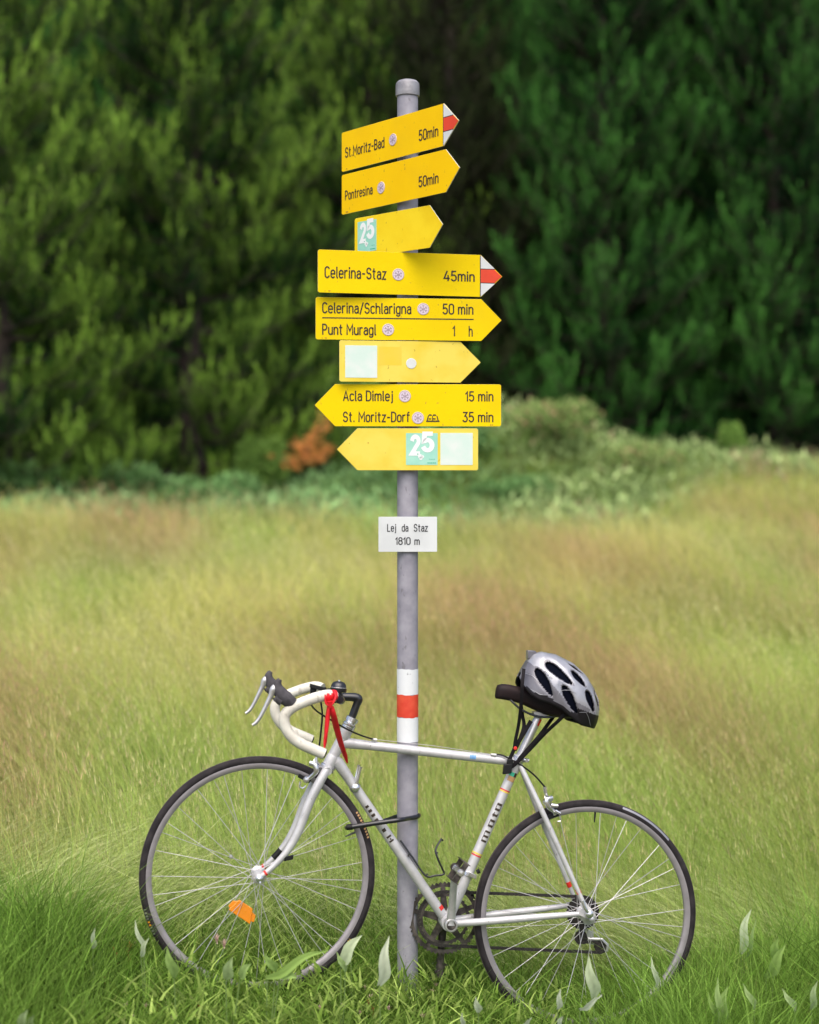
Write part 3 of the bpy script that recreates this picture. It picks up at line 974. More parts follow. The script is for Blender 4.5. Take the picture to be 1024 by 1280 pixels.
# white place-name plate
b = Board(.036, -2)
s0, z0 = b.sz(473.2, 646); s1, z1 = b.sz(546.4, 689.7)
mb = MB()
mb.prism([b.p(s0, z0), b.p(s1, z0), b.p(s1, z1), b.p(s0, z1)], b.n * TH)
pl = mb.build('name_plate', M['signwhite'], post, smooth=False, bevel=.0006)
pl['label'] = 'small white plate with place name and height'
lettering(b, pl, [('Lej', 484, 495.2, 655.4, 664, -.0), ('da', 502.2, 510.6, 655.4, 664, -.0), ('Staz', 517.2, 535.3, 655.4, 664, -.0), ('1810', 494, 513.4, 672.0, 680.4, -.0), ('m', 518, 524.8, 672.2, 680.6, -.0)], m='black line')
mb = MB()
mb.ring((PX, PY, (z0 + z1) / 2), (0, 0, 1), [(POLE_R + .0004, -.012), (POLE_R + .003, -.012), (POLE_R + .003, .012), (POLE_R + .0004, .012)], 32)
mb.build('clamp', M['clamp'], post)

# ------------------------------------------------------------------ pines, built once per form and copied
def needles(P, D, n_per, nl, nw, ln, tint, ang=(30, 60)):
    """brush-like shoots: P base points, D unit directions, ln shoot length"""
    n = len(P)
    N = n * n_per
    Pi = np.repeat(P, n_per, 0); Di = np.repeat(D, n_per, 0); Li = np.repeat(ln, n_per)
    t = RNG.random(N)
    b = Pi + Di * (Li * t)[:, None]
    rnd = RNG.normal(0, 1, (N, 3))
    perp = rnd - Di * (rnd * Di).sum(1)[:, None]
    perp /= np.linalg.norm(perp, axis=1)[:, None] + 1e-9
    a = np.radians(RNG.uniform(ang[0], ang[1], N)) * (1.05 - .5 * t)
    d = Di * np.cos(a)[:, None] + perp * np.sin(a)[:, None]
    L = nl * RNG.uniform(.7, 1.2, N)
    sd = np.cross(d, RNG.normal(0, 1, (N, 3)))
    sd /= np.linalg.norm(sd, axis=1)[:, None] + 1e-9
    W_ = nw * RNG.uniform(.7, 1.3, N)
    V = np.empty((N, 3, 3))
    V[:, 0] = b - sd * (W_ * .5)[:, None]
    V[:, 1] = b + sd * (W_ * .5)[:, None]
    V[:, 2] = b + d * L[:, None]
    c = np.repeat(tint, n_per, 0) * RNG.uniform(.85, 1.15, (N, 1))
    C = np.repeat(c[:, None, :], 3, 1)
    return V.reshape(-1, 3), np.arange(3 * N).reshape(-1, 3), C.reshape(-1, 3)

def make_pine(seed, Ht, Rm, dark, light, name, bare=.03):
    rg = random.Random(seed)
    root = empty_local(name, None, None)
    mb = MB()
    lean = Vector((rg.uniform(-.25, .25), rg.uniform(-.2, .2), 0))
    def axis(z):
        t = z / Ht
        return Vector((lean.x * t * t + .06 * math.sin(z * 1.1 + seed), lean.y * t * t + .06 * math.cos(z * .9 + seed), z))
    mb.tube([axis(z) for z in np.linspace(-.4, Ht, 16)], list(np.linspace(.19, .02, 16)), 10)
    SP, SD, SL, ST = [], [], [], []
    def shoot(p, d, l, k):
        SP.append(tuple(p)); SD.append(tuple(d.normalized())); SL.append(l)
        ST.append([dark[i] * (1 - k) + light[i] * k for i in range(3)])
    z = bare * Ht
    while z < Ht * .985:
        t = z / Ht
        L0 = Rm * (1 - t) ** .62 * (.72 + .28 * min(1, t / .12))
        nb = rg.randint(6, 8)
        a0 = rg.uniform(0, 6.28)
        for b in range(nb):
            if rg.random() < .06: continue
            az = a0 + 6.283 * b / nb + rg.uniform(-.3, .3)
            L = L0 * rg.uniform(.62, 1.14)
            if L < .12: continue
            el = lerp(-.05, .75, t) + rg.uniform(-.15, .15)
            hd = Vector((math.cos(az), math.sin(az), 0))
            base = axis(z + rg.uniform(-.12, .12))
            tone = rg.gauss(0, .15)
            droop = rg.uniform(.02, .34)
            def bpnt(s):
                return base + hd * (L * s) + Vector((0, 0, L * (math.sin(el) * s - droop * s * (1 - t) + .34 * s ** 3)))
            pts = [bpnt(s) for s in (0, .25, .5, .75, 1)]
            mb.tube(pts, [.035 * (1 - t) + .012, .012, .006], 5, caps=False)
            m = max(3, int(L / .105))
            for i in range(m):
                s = .18 + .82 * (i + rg.random()) / m
                p = bpnt(s)
                tw = (bpnt(min(1.02, s + .05)) - bpnt(s - .03)).normalized()
                side = Vector((-hd.y, hd.x, 0)) * (1 if rg.random() < .5 else -1)
                tl = (.22 + .46 * (1 - s)) * min(1, L * .8) * rg.uniform(.6, 1.15)
                dv = (tw * .5 + side * rg.uniform(.15, 1.0) + Vector((0, 0, rg.uniform(.05, .5)))).normalized()
                upv = Vector((rg.gauss(0, .22), rg.gauss(0, .22), 1.0))
                q1, q2 = p + dv * tl * .6, p + dv * tl + upv * tl * .35
                mb.tube([p, q1, q2], [.008, .004], 3, caps=False)
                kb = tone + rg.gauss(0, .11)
                ns = max(2, int(tl / .075))
                for q in range(ns):
                    u = q / ns
                    pp = lerp(p, q1, u * 1.6) if u < .6 else lerp(q1, q2, (u - .6) / .4)
                    d2 = dv * (1 - u) + upv * (.35 + u) + Vector((rg.gauss(0, .18), rg.gauss(0, .18), 0))
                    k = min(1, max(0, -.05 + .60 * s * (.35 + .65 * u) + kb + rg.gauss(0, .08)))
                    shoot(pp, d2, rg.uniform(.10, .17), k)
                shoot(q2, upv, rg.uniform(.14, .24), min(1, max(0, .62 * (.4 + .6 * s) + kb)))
            shoot(bpnt(1.0), hd * .5 + Vector((0, 0, .9)), .22, .7)
            shoot(bpnt(.94), hd * .7 + Vector((0, 0, .7)), .18, .6)
        z += rg.uniform(.26, .48) if light[0] > .2 else rg.uniform(.19, .36)
    tr = mb.build('trunk', M['bark'], root)
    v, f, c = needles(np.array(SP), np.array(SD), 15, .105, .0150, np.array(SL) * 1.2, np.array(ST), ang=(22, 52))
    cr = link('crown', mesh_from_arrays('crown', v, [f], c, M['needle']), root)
    return root

LGD, LGL = (.012, .050, .010), (.36, .58, .085)      # yellowish pine in the open
DKD, DKL = (.006, .038, .010), (.12, .34, .062)      # dark blue-green pine
pines = [make_pine(3, 10.5, 2.9, LGD, LGL, 'pine_tree'), make_pine(8, 9.0, 2.5, LGD, LGL, 'pine_tree'),
         make_pine(21, 11.5, 2.3, DKD, DKL, 'pine_tree'), make_pine(34, 12.5, 2.6, DKD, DKL, 'pine_tree'),
         make_pine(55, 10.0, 1.9, (.014, .020, .009), (.065, .085, .03), 'pine_tree')]
TREES = [  # form, x, y, turn, size, label
    (0, -3.05, 22.6, .3, 1.0, 'broad light green pine filling the left, its dark trunk showing low between branches'),
    (1, -5.15, 19.9, 2.1, .95, 'bushy light green pine at the left edge of the forest with low spreading branches'),
    (0, -.75, 27.0, 4.0, 1.05, 'light green pine behind the signpost boards, half hidden by the broad pine'),
    (1, -7.6, 24.0, 5.0, 1.1, 'shaded pine at the far left corner behind the bushy light green pine'),
    (2, 3.1, 25.2, .6, 1.05, 'dark blue-green pine right of the boards standing behind the shrub mound'),
    (3, 5.9, 25.6, 2.6, 1.0, 'tall dark pine at the right edge with gaps showing its shaded trunk'),
    (2, 4.55, 28.0, 3.9, 1.1, 'slender dark pine seen between the two large dark pines on the right'),
    (3, 1.35, 30.0, 1.1, .95, 'deep dark pine in the gap between the light and the dark pines'),
    (3, 8.4, 27.5, .2, 1.0, 'dark pine outside the right edge reaching in with its branch tips'),
    (3, -2.2, 31.0, 5.2, 1.05, 'dark pine rising behind the broad light green pine'),
    (2, -5.2, 28.5, 1.9, 1.1, 'dark pine rising behind the left edge pines, near the top left'),
    (4, .75, 25.6, 1.4, 1.0, 'thin brownish pine in the shaded gap right behind the top boards'),
    (2, .2, 34.0, 2.2, 1.1, 'farthest dark pine glimpsed above the top board'),
    (3, 3.2, 33.0, 4.4, 1.0, 'dark pine rising behind the right-hand dark pine tops'),
    (2, 6.9, 32.5, 3.3, 1.1, 'dark pine in deep shade behind the right edge pine'),
]
used = set()
for form, x, y, rz, sc, lab in TREES:
    o = pines[form] if form not in used else copy_tree(pines[form])
    used.add(form)
    o.location = (x, y, gz(x, y) - .05)
    o.rotation_euler = (0, 0, rz)
    o.scale = (sc, sc, sc)
    tag(o, lab, 'pine tree', 'pines along the forest edge')

# the closed wood beyond them
def far_wood():
    n = 15000
    X = RNG.uniform(-26, 26, n); Y = RNG.uniform(36.5, 44, n)
    Hh = 19 + 3 * np.sin(X * 1.1) + 2 * np.sin(X * 2.7 + 1)
    Z = ground(X, Y) + Hh * RNG.random(n)
    keep = np.abs(X) < 24
    P = np.stack([X, Y, Z], -1)
    D = RNG.normal(0, .5, (n, 3)) + np.array([0, -.2, .7]); D /= np.linalg.norm(D, axis=1)[:, None]
    k = RNG.random(n)[:, None]
    t = np.array(DKD) * (1 - k) + np.array(DKL) * k
    v, f, c = needles(P, D, 12, .42, .085, np.full(n, .8), t)
    o = link('distant_woods', mesh_from_arrays('distant_woods', v, [f], c, M['needle']))
    tag(o, 'dark closed pine wood behind the forest edge', 'woods', kind='stuff')
far_wood()

# ------------------------------------------------------------------ shrubs
def undergrowth():
    S = Stack()
    n = 78000
    X = RNG.uniform(-8.5, 8.5, n); Y = RNG.uniform(14.2, 24.0, n)
    edge = wood_edge(X, Y) + RNG.normal(0, .45, n)
    keep = Y > edge
    X, Y = X[keep], Y[keep]; n = len(X)
    lump = np.clip(.5 + .5 * patch(X, Y, 2.3, 1) + .3 * patch(X, Y, 5.1, 6), 0, 1.3)
    h = (.10 + .34 * lump) * RNG.uniform(.5, 1.2, n)
    P = np.stack([X, Y, ground(X, Y) + h * RNG.uniform(.0, .9, n)], -1)
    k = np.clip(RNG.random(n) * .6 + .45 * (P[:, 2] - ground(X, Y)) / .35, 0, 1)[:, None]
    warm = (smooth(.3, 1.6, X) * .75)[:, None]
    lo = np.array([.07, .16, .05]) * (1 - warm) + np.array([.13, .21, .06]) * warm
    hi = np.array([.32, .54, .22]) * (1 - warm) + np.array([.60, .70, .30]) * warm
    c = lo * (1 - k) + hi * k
    pk = (pinkness(X * 1.7, Y) * .6 + RNG.normal(0, .3, n) > .55) & (X > 1.0)
    c[pk] = np.array([.52, .34, .25]) * RNG.uniform(.6, 1.1, (pk.sum(), 1))
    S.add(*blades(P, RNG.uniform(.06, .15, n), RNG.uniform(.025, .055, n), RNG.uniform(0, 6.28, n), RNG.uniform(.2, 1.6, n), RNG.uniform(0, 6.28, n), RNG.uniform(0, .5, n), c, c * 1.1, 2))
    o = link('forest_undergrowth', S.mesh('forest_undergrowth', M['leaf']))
    tag(o, 'leafy green undergrowth between the meadow and the pines, covering the mound', 'undergrowth', kind='stuff')
undergrowth()

def make_shrub(seed, rx, ry, hz, n, leaf, cd, cl, name, lumps=7, extra=None):
    rg = np.random.default_rng(seed)
    root = empty_local(name, None, None)
    lump = [(rg.uniform(-.6, .6) * rx, rg.uniform(-.6, .6) * ry, hz * rg.uniform(.25, .62), rg.uniform(.35, .6)) for _ in range(lumps)]
    pts, ks = [], []
    for i in range(n):
        lx, ly, lz, lr = lump[rg.integers(lumps)]
        d = rg.normal(0, 1, 3); d /= np.linalg.norm(d); d[2] = abs(d[2]) * (1 if rg.random() < .85 else -1)
        rr = rg.uniform(.65, 1.08)
        p = np.array([lx + d[0] * rx * lr * rr, ly + d[1] * ry * lr * rr, max(.02, lz + d[2] * hz * .45 * rr)])
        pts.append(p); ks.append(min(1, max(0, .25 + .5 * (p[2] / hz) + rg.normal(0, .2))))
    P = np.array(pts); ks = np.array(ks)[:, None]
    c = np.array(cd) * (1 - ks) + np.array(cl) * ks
    if extra is not None:
        m = rg.random(n) < extra[1]
        c[m] = np.array(extra[0]) * rg.uniform(.7, 1.2, (m.sum(), 1))
    nn = len(P)
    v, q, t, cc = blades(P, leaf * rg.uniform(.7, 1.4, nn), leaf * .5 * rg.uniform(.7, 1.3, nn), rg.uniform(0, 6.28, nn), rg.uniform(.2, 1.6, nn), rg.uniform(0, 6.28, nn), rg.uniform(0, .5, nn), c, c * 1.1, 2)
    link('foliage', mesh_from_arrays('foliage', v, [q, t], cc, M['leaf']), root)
    mb = MB()
    for lx, ly, lz, lr in lump:
        p0 = Vector((lx * .3, ly * .3, -.1)); p1 = Vector((lx, ly, lz))
        mb.tube([p0, lerp(p0, p1, .5) + Vector((.03, 0, .05)), p1], [.014, .005], 5)
        for _ in range(3):
            e = p1 + Vector((rg.normal(0, rx * .25), rg.normal(0, ry * .25), hz * .2))
            mb.tube([p1, e], [.006, .003], 4)
    mb.build('stems', M['twig'], root)
    return root
FERN_D, FERN_L = (.05, .13, .04), (.24, .42, .15)
OL_D, OL_L = (.08, .17, .04), (.38, .50, .17)
shr = [make_shrub(1, 1.0, .7, .75, 2600, .085, FERN_D, FERN_L, 'leafy_shrub'),
       make_shrub(2, .9, .7, .55, 2200, .075, FERN_D, FERN_L, 'leafy_shrub'),
       make_shrub(3, 1.0, .8, .7, 2600, .07, OL_D, OL_L, 'leafy_shrub', extra=((.55, .33, .22), .14)),
       make_shrub(4, .8, .6, 1.5, 3600, .085, (.05, .12, .028), (.26, .42, .09), 'leafy_shrub', lumps=11)]
SHRUBS = [
    (0, -4.9, 19.9, .2, .9, 'blue-green leafy shrub at the left edge below the bushy pine'),
    (1, -3.5, 20.4, 1.3, 1.1, 'low blue-green shrub left of the broad pine trunk foot'),
    (0, -2.3, 19.6, 2.6, .8, 'blue-green shrub in front of the broad pine trunk'),
    (1, -1.0, 19.2, 4.1, .8, 'fresh green low shrub left of the signpost, below the dead branch'),
    (3, -.75, 22.6, .9, 1.05, 'tall green bush behind the lower boards beside the dead branch'),
    (3, -1.9, 21.4, 3.4, .62, 'small dark green bush between the pine trunk and the dead branch'),
    (0, .4, 20.3, 2.9, .85, 'leafy green shrub just right of the pole below the lowest board'),
    (2, 1.75, 20.9, 2.0, .85, 'olive and pinkish shrub on top of the grassy mound right of the pole'),
    (2, 2.9, 20.4, 4.4, .7, 'pale olive shrub on the right slope of the mound'),
    (1, 1.3, 19.2, 3.0, .7, 'flat green shrub along the front foot of the mound'),
    (3, 4.45, 22.0, 1.1, .45, 'small dark sapling in the grass below the right edge pine'),
]
used = set()
for form, x, y, rz, sc, lab in SHRUBS:
    o = shr[form] if form not in used else copy_tree(shr[form])
    used.add(form)
    o.location = (x, y, gz(x, y) - .06)
    o.rotation_euler = (0, 0, rz)
    o.scale = (sc, sc, sc)
    tag(o, lab, 'shrub', 'shrubs between meadow and forest')

# rust-coloured dead pine branch
def dead_branch():
    root = empty('dead_branch', (-1.35, 20.6, gz(-1.35, 20.6)), 'dry rust-orange pine branch lying at the forest edge left of the lower boards', 'branch')
    g = at(378, 578, 20.6)
    mb = MB()
    limbs = [[(352, 572), (368, 578), (384, 572)], [(384, 572), (386, 556), (398, 540), (412, 520)], [(384, 573), (398, 572), (411, 564)], [(384, 566), (376, 560)]]
    P, D = [], []
    for l in limbs:
        c = catmull([at(x, y, 20.6 + .002 * (x - 380)) for x, y in l], 8)
        mb.tube(c, [.009, .004], 6)
        for i in range(len(c) - 1):
            for q in range(3):
                d = (c[i + 1] - c[i]).normalized() + Vector((random.gauss(0, .6), random.gauss(0, .6), random.gauss(0, .5)))
                P.append(tuple(lerp(c[i], c[i + 1], random.random()) + Vector((random.gauss(0, .045), random.gauss(0, .06), random.gauss(0, .04))))); D.append(tuple(d.normalized()))
    mb.build('branch_wood', M['twig'], root)
    n = len(P); k = RNG.random(n)[:, None]
    v, f, c = needles(np.array(P), np.array(D), 5, .095, .011, np.full(n, .05), np.array([.62, .24, .06]) * (1 - k) + np.array([.85, .42, .15]) * k)
    link('dry_needles', mesh_from_arrays('dry_needles', v, [f], c, M['drybranch']), root)
dead_branch()

# ------------------------------------------------------------------ bicycle
bike = empty('bicycle', F + (Rr - F) * .5 - bv * .336, 'old silver racing bicycle with white taped drop handlebar, leaning on the signpost in the grass', 'bicycle')
TYRE_R, TYRE_r = .3305, .0120

def joint_tube(mb, a, b, r0, r1=None, n=16):
    mb.tube([a, lerp(a, b, .5), b], [r0, (r0 + (r1 or r0)) / 2, r1 or r0], n)

HT_T, HT_B = bp(434.3, 911.0), bp(411.2, 956.0)
hs = (HT_T - HT_B).normalized()
STEER = Quaternion(hs, R(-0.4))
ws = STEER @ bw
us = STEER @ bu
def sp(px, py, w=0.):
    return on_plane(px, py, HT_B + ws * w, ws)
def ms(p, w):
    return p - ws * (2 * w)

TT_F, TT_R = bp(429.0, 928.2), bp(645.0, 952.2)
BB = bp(559.0, 1152.0)
ST_T = bp(648.5, 948.0)
DT_F = bp(417.2, 945.5)
seat_dir = (ST_T - BB).normalized()

# frame: one brazed piece
mb = MB()
joint_tube(mb, HT_B, HT_T, .0165)
joint_tube(mb, TT_F, TT_R, .0131)
joint_tube(mb, DT_F, BB, .0145)
joint_tube(mb, BB, ST_T, .0145)
mb.lathe(BB, bw, [(.020, -.036), (.021, -.034), (.021, .034), (.020, .036)], 24)
for c, d in ((HT_T, 1), (HT_B, -1)):
    mb.lathe(c, hs, [(.0165, -d * .03), (.0182, -d * .026), (.0184, -.001), (.0184, .001)] if d > 0 else [(.0184, -.001), (.0184, .001), (.0182, .026), (.0165, .03)], 20)
mb.lathe(ST_T, seat_dir, [(.0146, -.045), (.0166, -.036), (.017, -.012), (.0165, .008), (.0135, .0085)], 20)
mb.tube([TT_F, lerp(TT_F, TT_R, .14)], [.0160, .0133], 16)
mb.tube([lerp(DT_F, BB, .03), lerp(DT_F, BB, .13)], [.0172, .0147], 16)
DROP_N = bp(735.5, 1141.5, .062)
DROP_F = DROP_N - bw * .124
for sgn, drop in ((1, DROP_N), (-1, DROP_F)):
    st_top = bp(650.5, 957, .0 + sgn * .014)
    off = bw * (sgn * .030)
    mid = lerp(st_top, drop, .30) + bw * (sgn * .012)
    q = lerp(st_top, drop, .93)
    mb.tube(catmull([st_top, mid, lerp(st_top, drop, .65) + bw * sgn * .004, q], 6), [.0078, .0080, .0062], 12)
    cs0 = BB + bw * sgn * .022 + bu * .012
    cs1 = lerp(cs0, drop, .32) + bw * sgn * .004
    q2 = lerp(cs0, drop, .93)
    mb.tube(catmull([cs0, cs1, lerp(cs0, drop, .7), q2], 6), [.0108, .0105, .0072], 12)
    # dropout plate
    d1 = (q - drop).normalized(); d2 = (q2 - drop).normalized()
    pl = [q - d2 * .004 + d1 * .004, q + d2 * .012, lerp(q, q2, .5) + (drop - lerp(q, q2, .5)) * .25, q2 + d1 * .010, q2 - d1 * .004, drop - d1 * .018 + d2 * .004, drop - d2 * .017 - d1 * .008, drop - d2 * .014 + d1 * .014]
    mb.prism([p - bw * .0025 for p in pl], bw * .005)
# bridge and cable stops
mb.tube([bp(676, 1010, .028), bp(676, 1010, -.028)], .006, 10)
for px, py in ((467.5, 924.5), (617, 943.5)):
    p = bp(px, py, .010)
    t = (TT_R - TT_F).normalized()
    mb.tube([p - t * .008, p + t * .008], [.0035, .0045], 10)
frame = mb.build('frame', M['silver'], bike)

def on_tube(a, b, r, s, ang, out=.0006):
    """point on a tube's skin: s metres from a, ang round from the camera-facing side"""
    t = (b - a).normalized()
    n = (bw - t * bw.dot(t)).normalized()
    m = t.cross(n)
    return a + t * s + (n * math.cos(ang) + m * math.sin(ang)) * (r + out)

def tube_band(mb, a, b, r, s0, s1, a0=-math.pi, a1=math.pi, n=24, out=.0006):
    vs, fs = [], []
    for k in range(n + 1):
        an = a0 + (a1 - a0) * k / n
        vs += [on_tube(a, b, r, s0, an, out), on_tube(a, b, r, s1, an, out)]
    for k in range(n):
        fs.append((2 * k, 2 * k + 1, 2 * k + 3, 2 * k + 2))
    mb.add(vs, fs)

def tube_s(a, b, px, py, w=.0145):
    p = bp(px, py, w)
    return (p - a).dot((b - a).normalized())

# lettering on the seat tube: m o t o as blocky strokes reading upwards
mb = MB()
A_, B_ = BB, ST_T
s_m0, s_o1 = tube_s(A_, B_, 605.3, 1053), tube_s(A_, B_, 627.8, 1005.5)
tot = s_o1 - s_m0
def seat_rect(x0, x1, y0, y1, flip=1):
    # x along the tube (fraction of the word), y across (letter height)
    h = .0162
    tube_band(mb, A_, B_, .0145, s_m0 + tot * x0, s_m0 + tot * x1, ((y0 - .5) * h) / .0145 * SGN, ((y1 - .5) * h) / .0145 * SGN, 6)
tdir = (B_ - A_).normalized()
# letter tops point to the left of the photo (towards the front wheel)
SGN = 1.0 if (tdir.cross((bw - tdir * bw.dot(tdir)).normalized())).x < 0 else -1.0
def letter_o(x, l):
    seat_rect(x, x + l * .30, .04, .96); seat_rect(x + l * .70, x + l, .04, .96)
    seat_rect(x + l * .30, x + l * .70, .04, .15); seat_rect(x + l * .30, x + l * .70, .85, .96)
for q in (0, .118, .236):
    seat_rect(q, q + .05, .04, .90)
seat_rect(0, .286, .90, .99)
letter_o(.385, .19)
seat_rect(.665, .72, .02, 1.0); seat_rect(.72, .76, .02, .16); seat_rect(.64, .665, .70, .86); seat_rect(.72, .76, .70, .86)
letter_o(.81, .19)
mb.build('frame_lettering', M['ink'], frame)
for key, (px, py), ws_, out in (('redpaint', (591.5, 1067.6), .0022, .0006), ('yellowpaint', (592.6, 1065.2), .0022, .0006), ('redpaint', (631.0, 987.6), .002, .0006), ('yellowpaint', (630.2, 989.4), .002, .0006)):
    s = tube_s(A_, B_, px, py)
    mb = MB(); tube_band(mb, A_, B_, .0145, s - ws_ / 1.2, s + ws_ / 1.2, out=out)
    mb.build('decal_stripe', M[key], frame)
# coloured badge below the seat cluster
mb = MB()
for k, ((x0, y0), (x1, y1), a0, a1) in enumerate((((637.5, 976.5), (640, 970.5), -.7, .9), ((640, 970.5), (642.5, 966), -.75, .25), ((640, 970.5), (643, 965), .27, .9))):
    mb.m = k
    tube_band(mb, A_, B_, .0145, tube_s(A_, B_, x0, y0), tube_s(A_, B_, x1, y1), a0, a1, 8)
mb.build('decal_badge', [M['tan'], M['greenpaint'], M['ink']], frame)
# blue maker's mark on the top tube
mb = MB()
for q in range(4):
    s = tube_s(TT_F, TT_R, 588.4 + 1.9 * q, 947, .013)
    tube_band(mb, TT_F, TT_R, .0131, s - .0017, s + .0017, -.55, .35, 6)
mb.build('decal_badge', M['bluepaint'], frame)
# worn block letters on the down tube
mb = MB()
for (px, py, l, a0, a1) in ((461.0, 1007, .007, -.55, .15), (464.9, 1012.2, .008, -.55, .2), (468.6, 1017.7, .008, -.55, .25), (472.7, 1023.8, .008, -.55, .2), (481.2, 1037, .010, -.45, .3), (486.6, 1045.5, .006, -.5, .5), (488.6, 1048.5, .005, -.1, .15), (490.2, 1050.6, .005, -.55, .45)):
    s = tube_s(DT_F, BB, px, py)
    sg = -1
    tube_band(mb, DT_F, BB, .0145, s - l / 2, s + l / 2, min(a0 * sg, a1 * sg), max(a0 * sg, a1 * sg), 6)
mb.build('frame_lettering', M['ink'], frame)
mb = MB()
s = tube_s(DT_F, BB, 553.5, 1134); tube_band(mb, DT_F, BB, .0145, s - .006, s + .006, -1.6, -.2, 10)
mb.build('decal_stripe', M['redpaint'], frame)
for sgn in (1, -1):
    st_top = bp(650.5, 957, sgn * .014)
    drop = DROP_N if sgn > 0 else DROP_F
    a = lerp(st_top, drop, .835); b_ = lerp(st_top, drop, .87)
    mb = MB(); mb.tube([a, b_], [.0072, .0071], 12)
    mb.build('decal_stripe', M['redpaint'], frame)

# fork
mb = MB()
FK = [(409.8, 960, .030), (400, 977, .040), (386.5, 1004, .045), (372.3, 1041, .048), (357.5, 1066, .049), (338.5, 1086, .049), (324.0, 1097.3, .049)]
near = catmull([sp(x, y, w) for x, y, w in FK], 6)
far = [p - ws * (2 * (p - HT_B).dot(ws)) for p in near]
for side in (near, far):
    mb.tube(side, [.0125, .0135, .0130, .0110, .0085, .0070], 14)
crown = HT_B - hs * .012
mb.tube([crown + ws * .042 - hs * .004, crown + ws * .02, crown - ws * .02, crown - ws * .042 - hs * .004], [.0115, .0145, .0145, .0115], 14)
mb.tube([HT_B - hs * .026, HT_B + hs * .002], .0155, 16)
for side, s_ in ((near, 1), (far, -1)):
    e = side[-1]; d = (side[-1] - side[-3]).normalized()
    p_ = ws.cross(d)
    mb.prism([e - p_ * .007 - ws * .002 - d * .012, e + p_ * .007 - ws * .002 - d * .012, e + p_ * .009 - ws * .002 + d * .012, e - p_ * .009 - ws * .002 + d * .012], ws * .004)
fork = mb.build('fork', M['silver'], bike)
for side in (near, far):
    m_ = len(side)
    mb = MB(); mb.tube(side[m_ - 5:m_ - 3], [.0084, .0078], 12)
    mb.build('decal_stripe', M['redpaint'], fork)
mb = MB(); mb.tube(far[m_ - 12:m_ - 8], [.0102, .0096], 12)
mb.build('fork_tape', M['blackplast'], fork)

AXF = lerp(near[-1], far[-1], .5)
# wheels
def make_wheel(c, axis, u_, v_, hubw, rear=False, rot=0., small=False):
    """rim, tyre, hub, spokes; each spoke a piece of its own"""
    mb = MB()
    n = 16
    mb.ring(c, axis, [(TYRE_R - TYRE_r + TYRE_r * math.cos(2 * math.pi * k / n), TYRE_r * math.sin(2 * math.pi * k / n)) for k in range(n)], 110)
    tyre = mb.build('tyre', M['rubber'], bike)
    tyre.name = 'wheel'
    tyre['label'] = ('rear wheel with sprockets' if rear else 'front wheel with orange reflector')
    W[tyre.name] = Matrix()
    mb = MB()
    rr = TYRE_r
    mb.ring(c, axis, [(TYRE_R + .0004, -.0042), (TYRE_R + .0009, 0), (TYRE_R + .0004, .0042), (TYRE_R - .003, .0040), (TYRE_R - .003, -.0040)], 110)
    mb.build('tread', M['tread'], tyre)
    mb = MB()
    ro, ri = TYRE_R - 2 * TYRE_r + .0055, TYRE_R - 2 * TYRE_r - .0105
    mb.ring(c, axis, [(ro, -.0098), (ro, .0098), (ro - .004, .0104), (ri + .004, .0090), (ri, .0055), (ri, -.0055), (ri + .004, -.0090), (ro - .004, -.0104)], 110)
    mb.build('rim', M['rim'], tyre)
    mb = MB()
    fl = .0215 if rear else .0195
    mb.lathe(c, axis, [(.004, -hubw - .008), (.0055, -hubw - .004), (.009, -hubw), (.009, -.035), (fl, -.0335), (fl, -.0305), (.012, -.027), (.010, 0), (.012, .027), (fl, .0305), (fl, .0335), (.009, .035), (.009, hubw), (.0075, hubw + .002), (.0075, hubw + .010), (.004, hubw + .012)], 28)
    mb.build('hub', M['alloy'], tyre)
    me = None
    for i in range(36):
        flange = 1 if i % 2 else -1
        j = i // 2
        lead = 1 if j % 2 else -1
        ah = rot + 2 * math.pi * j / 18 + (math.pi / 18 if flange > 0 else 0)
        ar = ah + lead * math.radians(58)
        # rim hole nearest to the crossed spoke's end
        ph = c + (u_ * math.cos(ah) + v_ * math.sin(ah)) * (fl - .0025) + axis * (flange * .032)
        pr = c + (u_ * math.cos(ar) + v_ * math.sin(ar)) * (ri + .001) + axis * (flange * .002)
        mb = MB()
        mb.tube([ph, pr], .00088, 5)
        o = mb.build('spoke', M['spoke'], tyre)
    mb = MB()
    a = R(92) if rear else R(30)
    d = u_ * math.cos(a) + v_ * math.sin(a)
    mb.tube([c + d * (ri + .002), c + d * (ri - .012), c + d * (ri - .022), c + d * (ri - .030)], [.0032, .0030, .0022, .0016], 8)
    mb.build('valve', M['blackmetal'], tyre)
    return tyre

vs_ = ws.cross(us)
wheel_f = make_wheel(AXF, ws, us, vs_, .046, rot=.09)
wheel_r = make_wheel(Rr, bw, bu, bv, .058, rear=True, rot=.02)
# quick releases
mb = MB()
e = near[-1] + ws * .004
mb.lathe(e, ws, [(.010, 0), (.011, .003), (.0105, .012), (.006, .016), (0, .017)], 18)
mb.tube([e + ws * .010, e + ws * .014 - vs_ * .012 + us * .004], [.004, .0035], 8)
mb.build('axle_nut', M['chrome'], wheel_f)
mb = MB()
e = DROP_N + bw * .003
mb.lathe(e, bw, [(.011, 0), (.012, .003), (.0115, .012), (.007, .016), (0, .017)], 18)
mb.tube(catmull([e + bw * .010, e + bw * .014 - bu * .014 + bv * .014, e + bw * .012 - bu * .026 + bv * .036], 4), [.0045, .0052, .0058], 8)
mb.build('axle_nut', M['chrome'], wheel_r)
